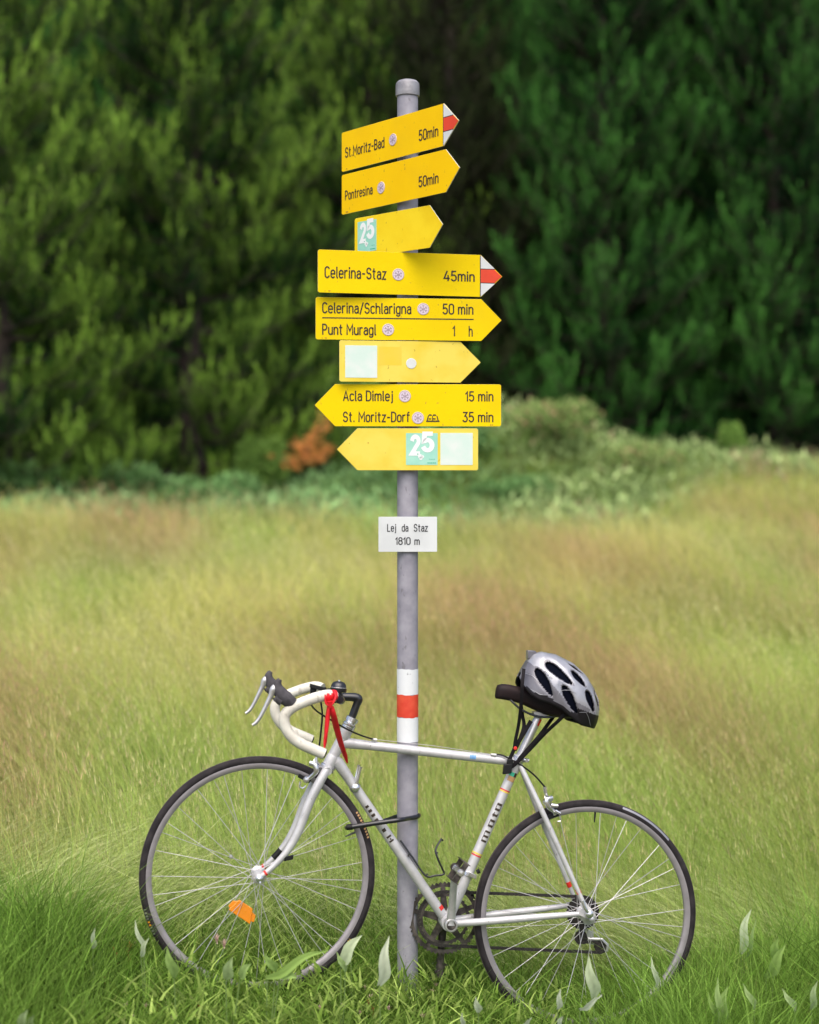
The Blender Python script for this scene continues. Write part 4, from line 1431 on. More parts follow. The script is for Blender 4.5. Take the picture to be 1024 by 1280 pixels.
# tyre side marks
def tyre_mark(par, c, axis, u_, v_, a0, a1, key, r0=.006, r1=.010):
    mb = MB()
    n = 10; vs, fs = [], []
    for k in range(n + 1):
        a = a0 + (a1 - a0) * k / n
        d = u_ * math.cos(a) + v_ * math.sin(a)
        for t in (R(72), R(38)):
            vs.append(c + d * (TYRE_R - TYRE_r + (TYRE_r + .0004) * math.cos(t)) + axis * ((TYRE_r + .0004) * math.sin(t)))
    for k in range(n):
        fs.append((2 * k, 2 * k + 1, 2 * k + 3, 2 * k + 2))
    mb.add(vs, fs)
    mb.build('tyre_mark', M[key], par)
for q in range(9):
    a = R(203 + 1.55 * q)
    tyre_mark(wheel_f, AXF, ws, us, vs_, a, a + R(.85 if q % 3 else .5), 'orangepaint' if q in (4, 5) else 'clamp')
for q in range(10):
    a = R(25 + 1.5 * q)
    tyre_mark(wheel_f, AXF, ws, us, vs_, a, a + R(.9), 'tan')
tyre_mark(wheel_r, Rr, bw, bu, bv, R(48), R(78), 'clamp')
# reflector between the front spokes
mb = MB()
def rpt(px, py, w): return on_plane(px, py, AXF + ws * w, ws)
mb.prism([rpt(299, 1124, .010), rpt(315.8, 1135.4, .010), rpt(312.6, 1154.5, .010), rpt(285.6, 1136.5, .010)], ws * .010)
mb.prism([rpt(291, 1125.5, .012), rpt(298.5, 1126, .012), rpt(287.5, 1135.5, .012), rpt(285.4, 1132, .012)], ws * .005)
mb.prism([rpt(315.4, 1139.5, .012), rpt(319.8, 1144, .012), rpt(317.6, 1152.6, .012), rpt(313.3, 1151.4, .012)], ws * .005)
mb.build('spoke_reflector', M['reflector'], wheel_f, smooth=False, bevel=.0015)
# computer magnet on a front spoke
mb = MB(); c = rpt(288.8, 1070.8, .018)
mb.lathe(c, ws, [(.0052, -.006), (.0058, 0), (.0045, .004), (0, .0045)], 14)
mb.build('spoke_magnet', M['alloy'], wheel_f)
mb = MB()
c = sp(361, 1072.5, .052)
mb.box(c, us * .012 + vs_ * .004, vs_ * .006, ws * .006)
mb.box(sp(357, 1069, .053), us * .004, vs_ * .010, ws * .004)
mb.build('computer_sensor', M['blackplast'], fork, bevel=.001)

# sprockets on the far side of the rear hub
mb = MB()
def toothed(mb, c, axis, u_, v_, r, nt, w0, th, hole):
    n = nt * 4
    pro = [(1.0, .975, .94, .975)[k % 4] * r for k in range(n)]
    vs, fs = [], []
    for k in range(n):
        a = 2 * math.pi * k / n
        d = u_ * math.cos(a) + v_ * math.sin(a)
        for rad, w in ((pro[k], w0), (hole, w0), (pro[k], w0 + th), (hole, w0 + th)):
            vs.append(c + d * rad + axis * w)
    for k in range(n):
        l = (k + 1) % n
        a0, b0 = 4 * k, 4 * l
        fs += [(a0, b0, b0 + 1, a0 + 1), (a0 + 2, a0 + 3, b0 + 3, b0 + 2), (a0, a0 + 2, b0 + 2, b0), (a0 + 1, b0 + 1, b0 + 3, a0 + 3)]
    mb.add(vs, fs)
for k, (r_, nt) in enumerate(((.050, 24), (.046, 22), (.041, 20), (.037, 18), (.033, 16), (.029, 14))):
    toothed(mb, Rr, bw, bu, bv, r_, nt, -.034 - .0052 * k, .002, .017)
mb.lathe(Rr - bw * .062, bw, [(.017, 0), (.018, .014), (.018, .030)], 20)
mb.build('sprocket_cassette', M['sprocket'], wheel_r, angle=25)

# cranks, chainrings
RING_W = -.043
def chainring(r, nt, w, hole):
    mb = MB()
    toothed(mb, BB, bw, bu, bv, r, nt, w, .0028, hole)
    return mb.build('chainring', M['dirty'], bike, angle=25)
chainring(.1045, 52, RING_W - .006, .0895)
chainring(.0755, 38, RING_W + .001, .0640)
mb = MB()
for k in range(5):
    a = 2 * math.pi * k / 5 + .5
    d = bu * math.cos(a) + bv * math.sin(a); pd = bu * -math.sin(a) + bv * math.cos(a)
    c0, c1 = BB + bw * (RING_W - .004), BB + bw * (RING_W - .004) + d * .090
    mb.prism([c0 + d * .012 - pd * .012, c1 - pd * .006, c1 + pd * .006, c0 + d * .012 + pd * .012], bw * .006)
mb.lathe(BB + bw * (RING_W - .006), bw, [(.020, 0), (.022, .004), (.018, .010)], 20)
mb.build('chainring_spider', M['dirty'], bike)

def crank(base, tip, w0, w1, m):
    mb = MB()
    mb.tube([base + bw * w0, lerp(base, tip, .08) + bw * w0, lerp(base, tip, .5) + bw * (w0 + w1) / 2, lerp(base, tip, .93) + bw * w1, tip + bw * w1], [.0150, .0130, .0105, .0100, .0110], 14, flat=.62, flat_dir=bu)
    mb.lathe(base + bw * (w0 - .009 * (1 if w0 > 0 else -1)), bw * (1 if w0 > 0 else -1), [(.0185, 0), (.0188, .003), (.0188, .016), (.0170, .018), (.0135, .0182), (.0128, .012)], 24)
    mb.m = 1
    mb.lathe(base + bw * (w0 + .0035 * (1 if w0 > 0 else -1)), bw * (1 if w0 > 0 else -1), [(.0128, 0), (.0128, .0035), (0, .0036)], 20)
    mb.lathe(tip + bw * (w1 - .008), bw, [(.011, 0), (.0125, .002), (.0125, .014), (.011, .016)], 18)
    return mb.build('crank', [M[m], M['dirty']], bike)
CR_N0 = on_plane(564.2, 1157.0, F + bw * .066, bw) - bw * .066
CR_N1 = on_plane(569.0, 1084.5, F + bw * .078, bw) - bw * .078
crank(CR_N0, CR_N1, .060, .076, 'alloy')
CR_F1 = BB - (CR_N1 - CR_N0)
crank(BB, CR_F1, -.060, -.072, 'dirty')

def pedal(c, sgn):
    """cage pedal: two serrated plates, end plates, axle"""
    mb = MB()
    a = bw * sgn
    bu, bv = (globals()['bu'] * .45 + globals()['bv'] * .9).normalized(), (globals()['bv'] * .45 - globals()['bu'] * .9).normalized()
    mb.tube([c, c + a * .085], [.0075, .0055], 12)
    for s in (-1, 1):
        ctr = c + a * .045 + bu * s * .030
        mb.box(ctr, a * .036, bv * .0095, bu * .0012)
        for q in range(7):
            mb.box(ctr + a * (-.031 + .0103 * q) + bv * .0115, a * .0028, bv * .0022, bu * .0011)
            mb.box(ctr + a * (-.031 + .0103 * q) - bv * .0115, a * .0028, bv * .0022, bu * .0011)
    for s in (.010, .080):
        mb.box(c + a * s, a * .0013, bv * .0080, bu * .0285)
    mb.m = 1
    mb.lathe(c + a * .080, a, [(.010, 0), (.011, .003), (.008, .010), (0, .011)], 16)
    mb.lathe(c + a * .012, a, [(.011, 0), (.0085, .008), (.0085, .060)], 16)
    return mb.build('pedal', [M['dirty'], M['chrome']], bike, angle=25)
pedal(CR_N1 + bw * .080, 1)
pedal(CR_F1 - bw * .078, -1)

# chain: upper run to the sprockets, lower run to the pulley
CW = RING_W + .0025
PUL = on_plane(750.2, 1182.6, F + bw * (-.050), bw)
PUL2 = on_plane(727.5, 1172.0, F + bw * (-.050), bw)
def loc(p):
    d = p - F
    return d.dot(bu), d.dot(bv)
cb = BB + bw * CW
cr_ = Rr + bw * CW
path = []
for a in np.linspace(R(268), R(92), 18):
    path.append(cb + (bu * math.cos(a) + bv * math.sin(a)) * .077)
for a in np.linspace(R(92), R(-60), 10):
    path.append(cr_ + (bu * math.cos(a) + bv * math.sin(a)) * .0440)
pu = PUL2
for a in np.linspace(R(120), R(240), 5):
    path.append(pu + (bu * math.cos(a) + bv * math.sin(a)) * .0185)
for a in np.linspace(R(60), R(-95), 8):
    path.append(PUL + (bu * math.cos(a) + bv * math.sin(a)) * .0185)
# even steps of one link
L_, dens = 0, []
for i in range(len(path)):
    a, b_ = path[i], path[(i + 1) % len(path)]
    st_ = max(1, int((b_ - a).length / .0064))
    for k in range(st_):
        dens.append(lerp(a, b_, k / st_))
mb = MB()
for i in range(0, len(dens)):
    a, b_ = dens[i], dens[(i + 1) % len(dens)]
    t = (b_ - a)
    if t.length < 1e-5: continue
    l = t.length; t = t.normalized(); nn = bw.cross(t)
    wdt = .0036 if i % 2 else .0026
    mb.box((a + b_) / 2, t * l * .60, nn * (.0042 if i % 2 else .0038), bw * wdt)
mb.build('chain', M['chain'], bike, smooth=False)

# rear derailleur
mb = MB()
top = Rr - bw * .066 - bv * .012
mb.tube([top, lerp(top, PUL2, .5) + bu * .012, PUL2 + bv * .012 - bw * .012], [.010, .012, .010], 12)
mb.box(on_plane(737, 1170, F - bw * .060, bw), (bu * .010 - bv * .004), bv * .016, bw * .008)
mb.tube([PUL2 - bw * .006, on_plane(738, 1174, F - bw * .056, bw), on_plane(752, 1173.5, F - bw * .050, bw) + bw * .006, on_plane(759.0, 1180.5, F - bw * .05, bw) + bw * .006, on_plane(757.5, 1189, F - bw * .05, bw) + bw * .006], [.006, .006, .0042, .0042, .0036], 10)
mb.box(PUL - bw * .006, (PUL2 - PUL).normalized() * .030, bv * .006, bw * .0012)
der = mb.build('rear_derailleur', M['alloy'], bike, bevel=.001)
for p in (PUL, PUL2):
    mb = MB(); toothed(mb, p, bw, bu, bv, .0185, 11, -.0025, .005, .004)
    mb.lathe(p - bw * .004, bw, [(.008, 0), (.008, .008), (.004, .0085)], 14)
    mb.build('pulley', M['sprocket'], der, angle=25)
# front derailleur
mb = MB()
s = tube_s(BB, ST_T, 588.3, 1094, .015)
c = BB + seat_dir * s
mb.lathe(c, seat_dir, [(.0149, -.007), (.0178, -.0065), (.0178, .0065), (.0149, .007)], 24)
mb.box(c + bw * .020 + bu * .008, bu * .012 - bv * .004, bv * .006, bw * .007)
mb.m = 1
mb.box(c - bw * .030 - bu * .020 - bv * .002, bu * .013, bv * .012, bw * .010)
mb.tube([c + bw * .010 + bu * .022 + bv * .008, c + bw * .012 + bu * .030 + bv * .014], [.006, .007], 10)
mb.prism([BB + bu * (.020 + .0) + bv * .100 - bw * .052, BB + bu * .075 + bv * .082 - bw * .052, BB + bu * .085 + bv * .062 - bw * .052, BB + bu * .03 + bv * .078 - bw * .052], bw * .003)
mb.build('front_derailleur', [M['chrome'], M['blackplast']], bike, bevel=.001)

# head bearing cups
mb = MB()
mb.lathe(HT_T, hs, [(.0170, 0), (.0195, .002), (.0200, .007), (.0185, .0075), (.0195, .009), (.0200, .015), (.0165, .018), (.0160, .023), (.0190, .0235), (.0190, .034), (.014, .036)], 24)
mb.lathe(HT_B, -hs, [(.0170, 0), (.0195, .001), (.0220, .004), (.0220, .008), (.0185, .0085), (.0200, .010), (.0225, .013), (.0215, .018), (.0165, .020)], 24)
mb.build('headset', M['chrome'], bike)

# stem and bar
BC = sp(419.0, 870.5)
q1, q2, q3 = sp(437.6, 903.5), sp(446.5, 879.0), sp(448.5, 873.3)
mb = MB()
mb.tube([HT_T + hs * .03, q1, q2], [.0112, .0112, .0112], 16)
mb.tube(catmull([q2 + (q1 - q2).normalized() * .004, sp(448.2, 874.2), sp(443, 871.6), BC + (q3 - BC).normalized() * .012], 5), [.0112, .0125, .0125, .0115], 16)
mb.lathe(BC - ws * .019, ws, [(.0175, 0), (.0185, .003), (.0185, .035), (.0175, .038)], 20)
mb.build('stem', M['blackmetal'], bike)

def rbar(px, py, w): return sp(px, py, w)
near_bar = [BC + ws * .03, BC + ws * .09, BC + ws * .150 + us * .0, rbar(413, 869.2, .183), rbar(398.4, 871.2, .190), rbar(384.4, 875.8, .191), rbar(370.3, 881.8, .192), rbar(359.8, 889.0, .192), rbar(355.4, 898.0, .192), rbar(357.6, 910.0, .193), rbar(365.2, 921.4, .194), rbar(377.3, 930.2, .195), rbar(391.4, 936.6, .196), rbar(405.6, 942.6, .197)]
nb = catmull(near_bar, 6)
fb = [p - ws * (2 * (p - HT_B).dot(ws)) for p in nb]
mb = MB()
mb.tube([BC - ws * .19 * .2, BC + ws * .19 * .2], .0128, 14)
mb.tube(nb[:14], .0118, 12); mb.tube(fb[:14], .0118, 12)
hb = mb.build('handlebar', M['blackmetal'], bike)
for side, lab in ((nb, 'bar tape of the near drop'), (fb, 'bar tape of the far drop')):
    mb = MB()
    dense = catmull(side[16:], 3)
    rad = [.0148 + .0007 * abs(((i * .42) % 1) - .5) * 2 for i in range(len(dense))]
    mb.tube(dense, rad, 18)
    mb.build('bar_tape', M['tape'], hb)
    mb = MB()
    d = (side[-1] - side[-2]).normalized()
    mb.tube([side[-1], side[-1] + d * .004], [.0125, .011], 14)
    mb.build('bar_plug', M['blackplast'], hb)

# brake hoods and levers
def brake_lever(mir):
    W_ = .197
    f = (lambda p: p - ws * (2 * (p - HT_B).dot(ws))) if mir else (lambda p: p)
    hood = catmull([f(sp(365.0, 879.5, W_ - .004)), f(sp(357.5, 873.0, W_)), f(sp(350.8, 866.0, W_)), f(sp(347.4, 859.0, W_)), f(sp(347.6, 853.4, W_)), f(sp(350.2, 849.0, W_))], 5)
    mb = MB()
    mb.tube(hood, [.0185, .0200, .0175, .0135, .0105, .0060], 16, flat=.75, flat_dir=us)
    mb.tube([f(sp(352.5, 876, W_)), f(sp(345.0, 872.0, W_)), f(sp(341.2, 874, W_))], [.015, .012, .008], 12, flat=.8, flat_dir=us)
    o = mb.build('brake_lever', M['greyrubber'], bike)
    o['label'] = 'far brake lever' if mir else 'near brake lever'
    mb = MB()
    lev = catmull([f(sp(346.2, 857.5, W_)), f(sp(342.0, 862.0, W_)), f(sp(338.4, 870.4, W_)), f(sp(332.4, 882.7, W_)), f(sp(325.4, 896.2, W_)), f(sp(320.0, 903.5, W_)), f(sp(315.6, 906.6, W_))], 5)
    mb.tube(lev, [.0095, .0110, .0072, .0058, .0050, .0050, .0042], 12, flat=.75, flat_dir=us)
    mb.build('lever_blade', M['alloy'], o)
brake_lever(False)
brake_lever(True)

# brakes
def caliper(c_pts, pad, pad_dir, name, bolt, par=bike, side=1.0):
    mb = MB()
    for pts in c_pts:
        mb.tube(catmull(pts, 5), [.0075, .0085, .0070, .0060], 12, flat=.8)
    mb.lathe(bolt - ws * .02, ws, [(.008, 0), (.009, .004), (.009, .036), (.006, .042), (.004, .050)], 16)
    o = mb.build(name, M['chrome'], par)
    for p in pad:
        mb = MB()
        mb.box(p, pad_dir * .019, ws.cross(pad_dir) * .0055, ws * .005)
        mb.build('brake_pad', M['blackplast'], o, bevel=.0012)
    return o
nA = [sp(387.5, 953.8, .030), sp(393.6, 956.4, .036), sp(395.2, 964.4, .038), sp(389.5, 970.4, .030), sp(383.0, 974.6, .024)]
fA = [sp(394.0, 951, -.010), sp(398.5, 957.5, -.034), sp(397.0, 966.5, -.038), sp(390.0, 972.0, -.028), sp(384.0, 975.0, -.023)]
fd = (sp(372, 976, .015) - sp(392, 968, .015)).normalized()
o = caliper([nA, fA], [sp(380.5, 973.0, .0175), sp(380.5, 973.0, -.0175)], (sp(372, 969, 0) - sp(389, 978, 0)).normalized(), 'front_brake', sp(396, 958, .0))
mb = MB()
mb.lathe(sp(383.0, 974.6, .024), ws, [(.009, 0), (.0095, .004), (.006, .010), (0, .011)], 16)
mb.tube(catmull([sp(375.5, 977, .028), sp(374.8, 983, .028), sp(378.6, 985, .028), sp(382.4, 982.0, .028)], 4), .0026, 8)
mb.tube([sp(395.2, 957, .012), sp(395.5, 946, .010)], [.0045, .0038], 10)
mb.build('brake_bolt', M['chrome'], o)
nR = [bp(690.5, 997.5, .030), bp(684.0, 1000.0, .036), bp(685.6, 1008.5, .036), bp(692.5, 1014.0, .026), bp(694.0, 1018.5, .024)]
fR = [bp(683.0, 996.0, -.010), bp(686.5, 1000.5, -.034), bp(688.5, 1008.5, -.036), bp(693.5, 1013.0, -.028), bp(695.5, 1017.0, -.023)]
o = caliper([nR, fR], [bp(692.5, 1019.2, .0175), bp(692.5, 1019.2, -.0175)], (bp(701, 1016, 0) - bp(684, 1022, 0)).normalized(), 'rear_brake', bp(683, 1003, 0))
mb = MB()
mb.tube([bp(681.0, 983.4, .012), bp(681.6, 989.0, .012), bp(684.6, 998.0, .012)], [.0050, .0052, .0042], 10)
mb.tube([bp(689, 1006.5, .034), bp(697.5, 1007.5, .036)], [.0060, .0050], 10)
mb.tube([bp(694, 1013.5, .032), bp(700.5, 1017.0, .034)], [.0055, .0042], 10)
mb.tube(catmull([bp(699.6, 1019, .030), bp(701.0, 1026, .030), bp(697, 1027, .030)], 4), .0024, 8)
mb.build('brake_bolt', M['chrome'], o)

# cables
def cable(pts, r, name='brake_cable', m='blackplast', seg=10):
    mb = MB(); mb.tube(catmull(pts, seg), r, 8)
    return mb.build(name, M[m], bike)
cable([sp(388.5, 880.5, .165), sp(392.5, 885.5, .12), sp(399.0, 891.0, .09), sp(414.0, 900.2, .06), sp(433.6, 911.4, .035), bp(451.0, 919.0, .018), bp(467.4, 924.4, .011)], .0025)
cable([sp(399.5, 869, .02), sp(401.6, 880.0, .02), sp(403.0, 894.0, .018), sp(401.4, 914.0, .016), sp(399.2, 932.0, .013), sp(395.5, 946.5, .010)], .0027)
cable([bp(617.0, 943.3, .010), bp(627.0, 943.8, .012), bp(638.0, 949.0, .020), bp(653.0, 957.5, .020), bp(668.0, 969.0, .016), bp(681.0, 983.4, .012)], .0025)
mb = MB(); mb.tube([bp(467.4, 924.2, .011), bp(540, 932.0, .016), bp(617, 943.3, .010)], .0008, 5)
mb.build('brake_cable', M['spoke'], bike)

# bell
mb = MB()
bc = sp(423.0, 863.5, .055)
zb = (vs_ * .995 - us * .05).normalized()
mb.lathe(bc, zb, [(.012, -.012), (.011, -.004), (.0225, -.003), (.0235, .0), (.0235, .008), (.0215, .0085), (.0222, .010), (.0205, .018), (.0150, .0245), (.006, .027), (0, .0275)], 28)
bell = mb.build('bell', M['blackmetal'], bike)
mb = MB(); mb.lathe(bc + zb * .027, zb, [(.0035, 0), (.003, .003), (0, .004)], 12)
mb.lathe(bc + zb * .0086, zb, [(.0226, 0), (.0229, .0008), (.0222, .0016)], 28)
mb.build('bell_knob', M['alloy'], bell)
mb = MB(); mb.tube([bc - zb * .012, sp(423, 870.5, .055)], [.010, .016], 14)
mb.build('bell_clamp', M['blackplast'], bell)
# computer / lamp mount on the bar
mb = MB()
c = sp(397.0, 859.5, -.070)
mb.box(c, us * .022 - vs_ * .003, vs_ * .0055, ws * .016)
mb.box(c - us * .013 - vs_ * .003, us * .007, vs_ * .010, ws * .010)
mb.tube([c - vs_ * .004 - us * .01, sp(391, 870, -.070)], [.008, .010], 10)
mb.tube([c + us * .019 + vs_ * .002, c + us * .026 - vs_ * .001], [.004, .004], 8)
mb.build('lamp_bracket', M['blackplast'], bike, bevel=.0015)

# shifters on the down tube
s = tube_s(DT_F, BB, 446.0, 983.5)
ctr = lerp(DT_F, BB, 0) + (BB - DT_F).normalized() * s
for sgn in (1, -1):
    mb = MB()
    c = ctr + bw * sgn * .013
    mb.lathe(c, bw * sgn, [(.010, 0), (.0115, .003), (.0115, .010), (.008, .013), (0, .014)], 18)
    tip = c + (bp(452.6, 956.0) - bp(446.5, 981.0)).normalized() * .062
    mb.tube([c + bw * sgn * .006, lerp(c, tip, .5) + bw * sgn * .009, lerp(c, tip, .85) + bw * sgn * .010, tip + bw * sgn * .010], [.0060, .0038, .0036, .0052], 10, flat=.6, flat_dir=bu)
    mb.build('shift_lever', M['chrome'], bike)
mb = MB()
mb.lathe(ctr, (BB - DT_F).normalized(), [(.0150, -.007), (.0162, -.006), (.0162, .006), (.0150, .007)], 20)
mb.build('shifter_clamp', M['alloy'], bike)

# wire bottle cage on the down tube
mb = MB()
for w_ in ((.034), -(.034)):
    pts = [bp(500.5, 1050.5, w_ * .5), bp(516, 1072, w_ * .8), bp(532.0, 1094.6, w_), bp(544.0, 1094.5, w_), bp(555.0, 1092.6, w_), bp(553.0, 1086.0, w_), bp(546.5, 1071.0, w_), bp(545.0, 1061.0, w_ * .8), bp(551.6, 1048.8, w_ * .3)]
    mb.tube(catmull(pts, 4), (.0028), 8)
mb.tube(catmull([bp(551.6, 1048.8, .008), bp(553.5, 1050.5, 0), bp(551.6, 1048.8, -.008)], 4), (.0028), 8)
mb.tube([bp(546.5, 1066.0, (.034)), bp(546.5, 1066.0, -(.034))], (.0028), 8)
mb.tube([bp(534, 1093, (.034)), bp(534, 1093, -(.034))], (.0028), 8)
mb.tube([bp(512, 1067, .019), bp(510, 1071, 0), bp(512, 1067, -.019)], (.0028), 8)
mb.build('bottle_cage', M['blackmetal'], bike)

# seat post, saddle
SPT = bp(672.6, 897.0)
mb = MB()
mb.tube([ST_T - seat_dir * .03, SPT - seat_dir * .012, SPT + seat_dir * .004], [.0126, .0126, .0105], 18)
mb.box(SPT + seat_dir * .010, bu * .020, bw * .016, bv * .007)
post_ = mb.build('seat_post', M['alloy'], bike)
mb = MB()
sd = (SPT - ST_T).normalized(); s = (bp(673.6, 902.6) - ST_T).dot(sd)
tube_band(mb, ST_T, SPT, .0126, s - .011, s + .009, -1.15 if SGN > 0 else .35, -.35 if SGN > 0 else 1.15, 8)
mb.build('decal_stripe', M['redpaint'], post_)
mb = MB()
cb0 = ST_T - seat_dir * .002
mb.lathe(cb0, seat_dir, [(.0150, -.010), (.0178, -.009), (.0178, .006), (.0150, .007)], 20)
mb.tube([cb0 + bu * .012 + bw * .012, cb0 + bu * .028 + bw * .012], [.007, .0055], 12)
mb.tube([cb0 + bu * .020 + bw * .018, cb0 + bu * .020 - bw * .018], .005, 12)
mb.build('seat_clamp', M['chrome'], bike)
secs = [(619.6, 865.5, 6.0, .006), (621.0, 864.6, 8.8, .0135), (626.0, 864.3, 9.8, .0185), (634, 865.2, 10.2, .020), (645, 867.6, 10.2, .021), (656, 871.2, 10.5, .025), (668, 876.0, 11.5, .033), (680, 880.0, 12.8, .048), (692, 882.5, 13.6, .063), (704, 884.0, 13.6, .072), (714, 885.5, 12.0, .072), (721, 886.5, 8.5, .060), (724, 887, 3.0, .03)]
mb = MB()
vsd, fsd = [], []
NS = 24
for (px, py, hh, hw) in secs:
    c = bp(px, py)
    hgt = hh * .00226
    for k in range(NS):
        a = 2 * math.pi * k / NS
        ca, sa = math.cos(a), math.sin(a)
        x = math.copysign(abs(ca) ** .75, ca) * hw
        y = math.copysign(abs(sa) ** .7, sa) * hgt
        if y < 0: y *= 1.0; 
        vsd.append(c + bw * x * (1.0 if y > 0 else .92) + bv * (y - .12 * hgt * (x / hw) ** 2))
for i in range(len(secs) - 1):
    for k in range(NS):
        l = (k + 1) % NS
        fsd.append((i * NS + k, i * NS + l, (i + 1) * NS + l, (i + 1) * NS + k))
fsd.append(tuple(range(NS - 1, -1, -1))); fsd.append(tuple((len(secs) - 1) * NS + k for k in range(NS)))
mb.add(vsd, fsd)
sad = mb.build('saddle', M['saddle'], bike, angle=60)
mb = MB()
for w_ in (.021, -.021):
    mb.tube(catmull([bp(636, 873, w_ * .5), bp(652, 887, w_), bp(672, 895.5, w_), bp(690, 896, w_), bp(704, 893, w_ * 1.8)], 5), .0034, 8)
mb.build('saddle_rails', M['blackmetal'], sad)

# ------------------------------------------------------------------ helmet hung over the saddle
def build_helmet():
    O = bp(696, 885)
    xh = (bp(742, 908) - bp(650, 862)).normalized()
    yh = bw
    zh = (yh.cross(xh)).normalized()
    if zh.z < 0: zh = -zh
    S = .00231
    def HP(x, y, z): return O + xh * (x * S) + yh * (y * S) + zh * (z * S)
    root = empty('bike_helmet', HP(0, 0, 0), 'silver and white vented cycling helmet with black rim sitting over the saddle', 'helmet')
    XT = [-62.5, -61, -58, -49, -32, -8, 16, 31, 41, 48, 52, 53.5]
    ZT = [19, 38, 47.5, 55, 59.8, 59.8, 53, 44, 34.5, 23.5, 12, 5]
    XB = [-62.5, -58, -45, -34, -21, -4, 12, 28, 42, 49, 53.5]
    ZB = [13, 5.5, -1.3, -2.9, -.6, -.6, -4.6, -7.2, -4.5, -3.5, -1.5]
    def hw(x):
        t = (x + 4.5) / 58.5
        return 43 * max(0.0, 1 - abs(t) ** 2.6) ** .5 + .6
    NX, NT = 150, 130
    xs = [-62.4 + 115.8 * (.5 - .5 * math.cos(math.pi * (i + .0) / (NX - 1))) for i in range(NX)]
    def surf(x, t, k=1.0, inset=0.):
        """t -1..1 across"""
        zt, zb = np.interp(x, XT, ZT) - inset, np.interp(x, XB, ZB)
        a = t * math.pi / 2
        w = max(.2, hw(x) - inset)
        y = w * math.copysign(abs(math.sin(a)) ** .82, a)
        z = zb + max(.2, zt - zb) * abs(math.cos(a)) ** .82
        # lower sides tuck in under the widest line
        return y * (1 - .10 * (abs(t) ** 8)), z
    VENTS = [(-24, 39, 18.5, 5.6, -15), (1.5, 44.5, 12, 3.2, -22), (-3, 54.6, 11, 1.5, -9), (-37, 20.5, 17.5, 5.2, -37), (.6, 14.8, 18, 5.0, -37), (27, 25, 13.5, 4.4, -44), (37.5, 31.0, 15, 2.6, -52), (24, 46.5, 9, 1.3, -38)]
    def vent(x, z, g=0.):
        m = 9.
        for cx, cz, a, b_, an in VENTS:
            c, s = math.cos(R(an)), math.sin(R(an))
            dx, dz = x - cx, z - cz
            u, v = dx * c + dz * s, -dx * s + dz * c
            # tapered at the front end
            a *= 1.1; b_ *= 1.03
            bb = b_ * (1 - .35 * u / a) if abs(u) < a * 1.2 else b_
            m = min(m, math.hypot(u / a, v / bb))
        return m
    V, idx = [], {}
    mb = MB()
    grid = []
    for i, x in enumerate(xs):
        row = []
        for j in range(NT):
            t = -1 + 2 * j / (NT - 1)
            y, z = surf(x, t)
            m = vent(x, z)
            # rolled vent lips and ribs between the vents
            e = 0.
            if m < 1.5: e = -1.2 * (1.5 - m) / .5 if m > 1.0 else -1.2
            e += .9 * math.sin(max(0, min(1, (z - 30) / 20)) * 3.1) * math.cos(t * 18)
            n_ = Vector((0, y / 43, (z - 15) / 45))
            row.append((x, y + n_.y * e, z + n_.z * e, m))
        grid.append(row)
    vs = [HP(p[0], p[1], p[2]) for r in grid for p in r]
    fs, mi = [], []
    for i in range(NX - 1):
        for j in range(NT - 1):
            q = [grid[i][j], grid[i][j + 1], grid[i + 1][j + 1], grid[i + 1][j]]
            m = sum(p[3] for p in q) / 4
            if m < 1.0: continue
            x = sum(p[0] for p in q) / 4; z = sum(p[2] for p in q) / 4
            zb = float(np.interp(x, XB, ZB))
            k = 0
            if x > 8 and z < 9 + .12 * (x - 8) - (6 if x < 14 else 0): k = 2
            elif x < -12 and z < zb + 9 - .25 * abs(x + 30): k = 2
            elif -12 <= x <= 8 and z < zb + 4: k = 2
            elif z < 27 - .42 * (x + 40) and x < 12 and m > 1.12: k = 1
            elif x < -50 and z < 30: k = 1
            elif 5 < x < 30 and z < 16: k = 1
            if 1.0 <= m < 1.13 and k == 0: k = 1
            fs.append((i * NT + j, i * NT + j + 1, (i + 1) * NT + j + 1, (i + 1) * NT + j)); mi.append(k)
    mb.add(vs, fs); mb.mi = mi
    sh = mb.build('shell', [M['hwhite'], M['hgrey'], M['hblack']], root, angle=70)
    so = sh.modifiers.new('thickness', 'SOLIDIFY'); so.thickness = .004; so.offset = -1 if True else 1
    # dark foam inside
    mb = MB(); vs, fs = [], []
    nx, nt = 44, 36
    for i in range(nx):
        x = -60 + 110.5 * (.5 - .5 * math.cos(math.pi * i / (nx - 1)))
        for j in range(nt):
            t = -.98 + 1.96 * j / (nt - 1)
            y, z = surf(x, t, inset=5.5)
            vs.append(HP(x * .97, y, max(z, float(np.interp(x, XB, ZB)) + 1.5)))
    for i in range(nx - 1):
        for j in range(nt - 1):
            fs.append((i * nt + j, i * nt + j + 1, (i + 1) * nt + j + 1, (i + 1) * nt + j))
    mb.add(vs, fs)
    li = mb.build('liner', M['hliner'], root, angle=70)
    so = li.modifiers.new('thickness', 'SOLIDIFY'); so.thickness = .006; so.offset = 0
    def skin(x, z, out=.6):
        """point on the near side of the shell at side-view x, z"""
        lo, hi = 0., 1.
        for _ in range(30):
            m_ = (lo + hi) / 2
            if surf(x, m_)[1] > z: lo = m_
            else: hi = m_
        y, zz = surf(x, lo)
        return HP(x, y + out, zz + out * .3)
    # light piping lines curling round the side panel
    mb = MB()
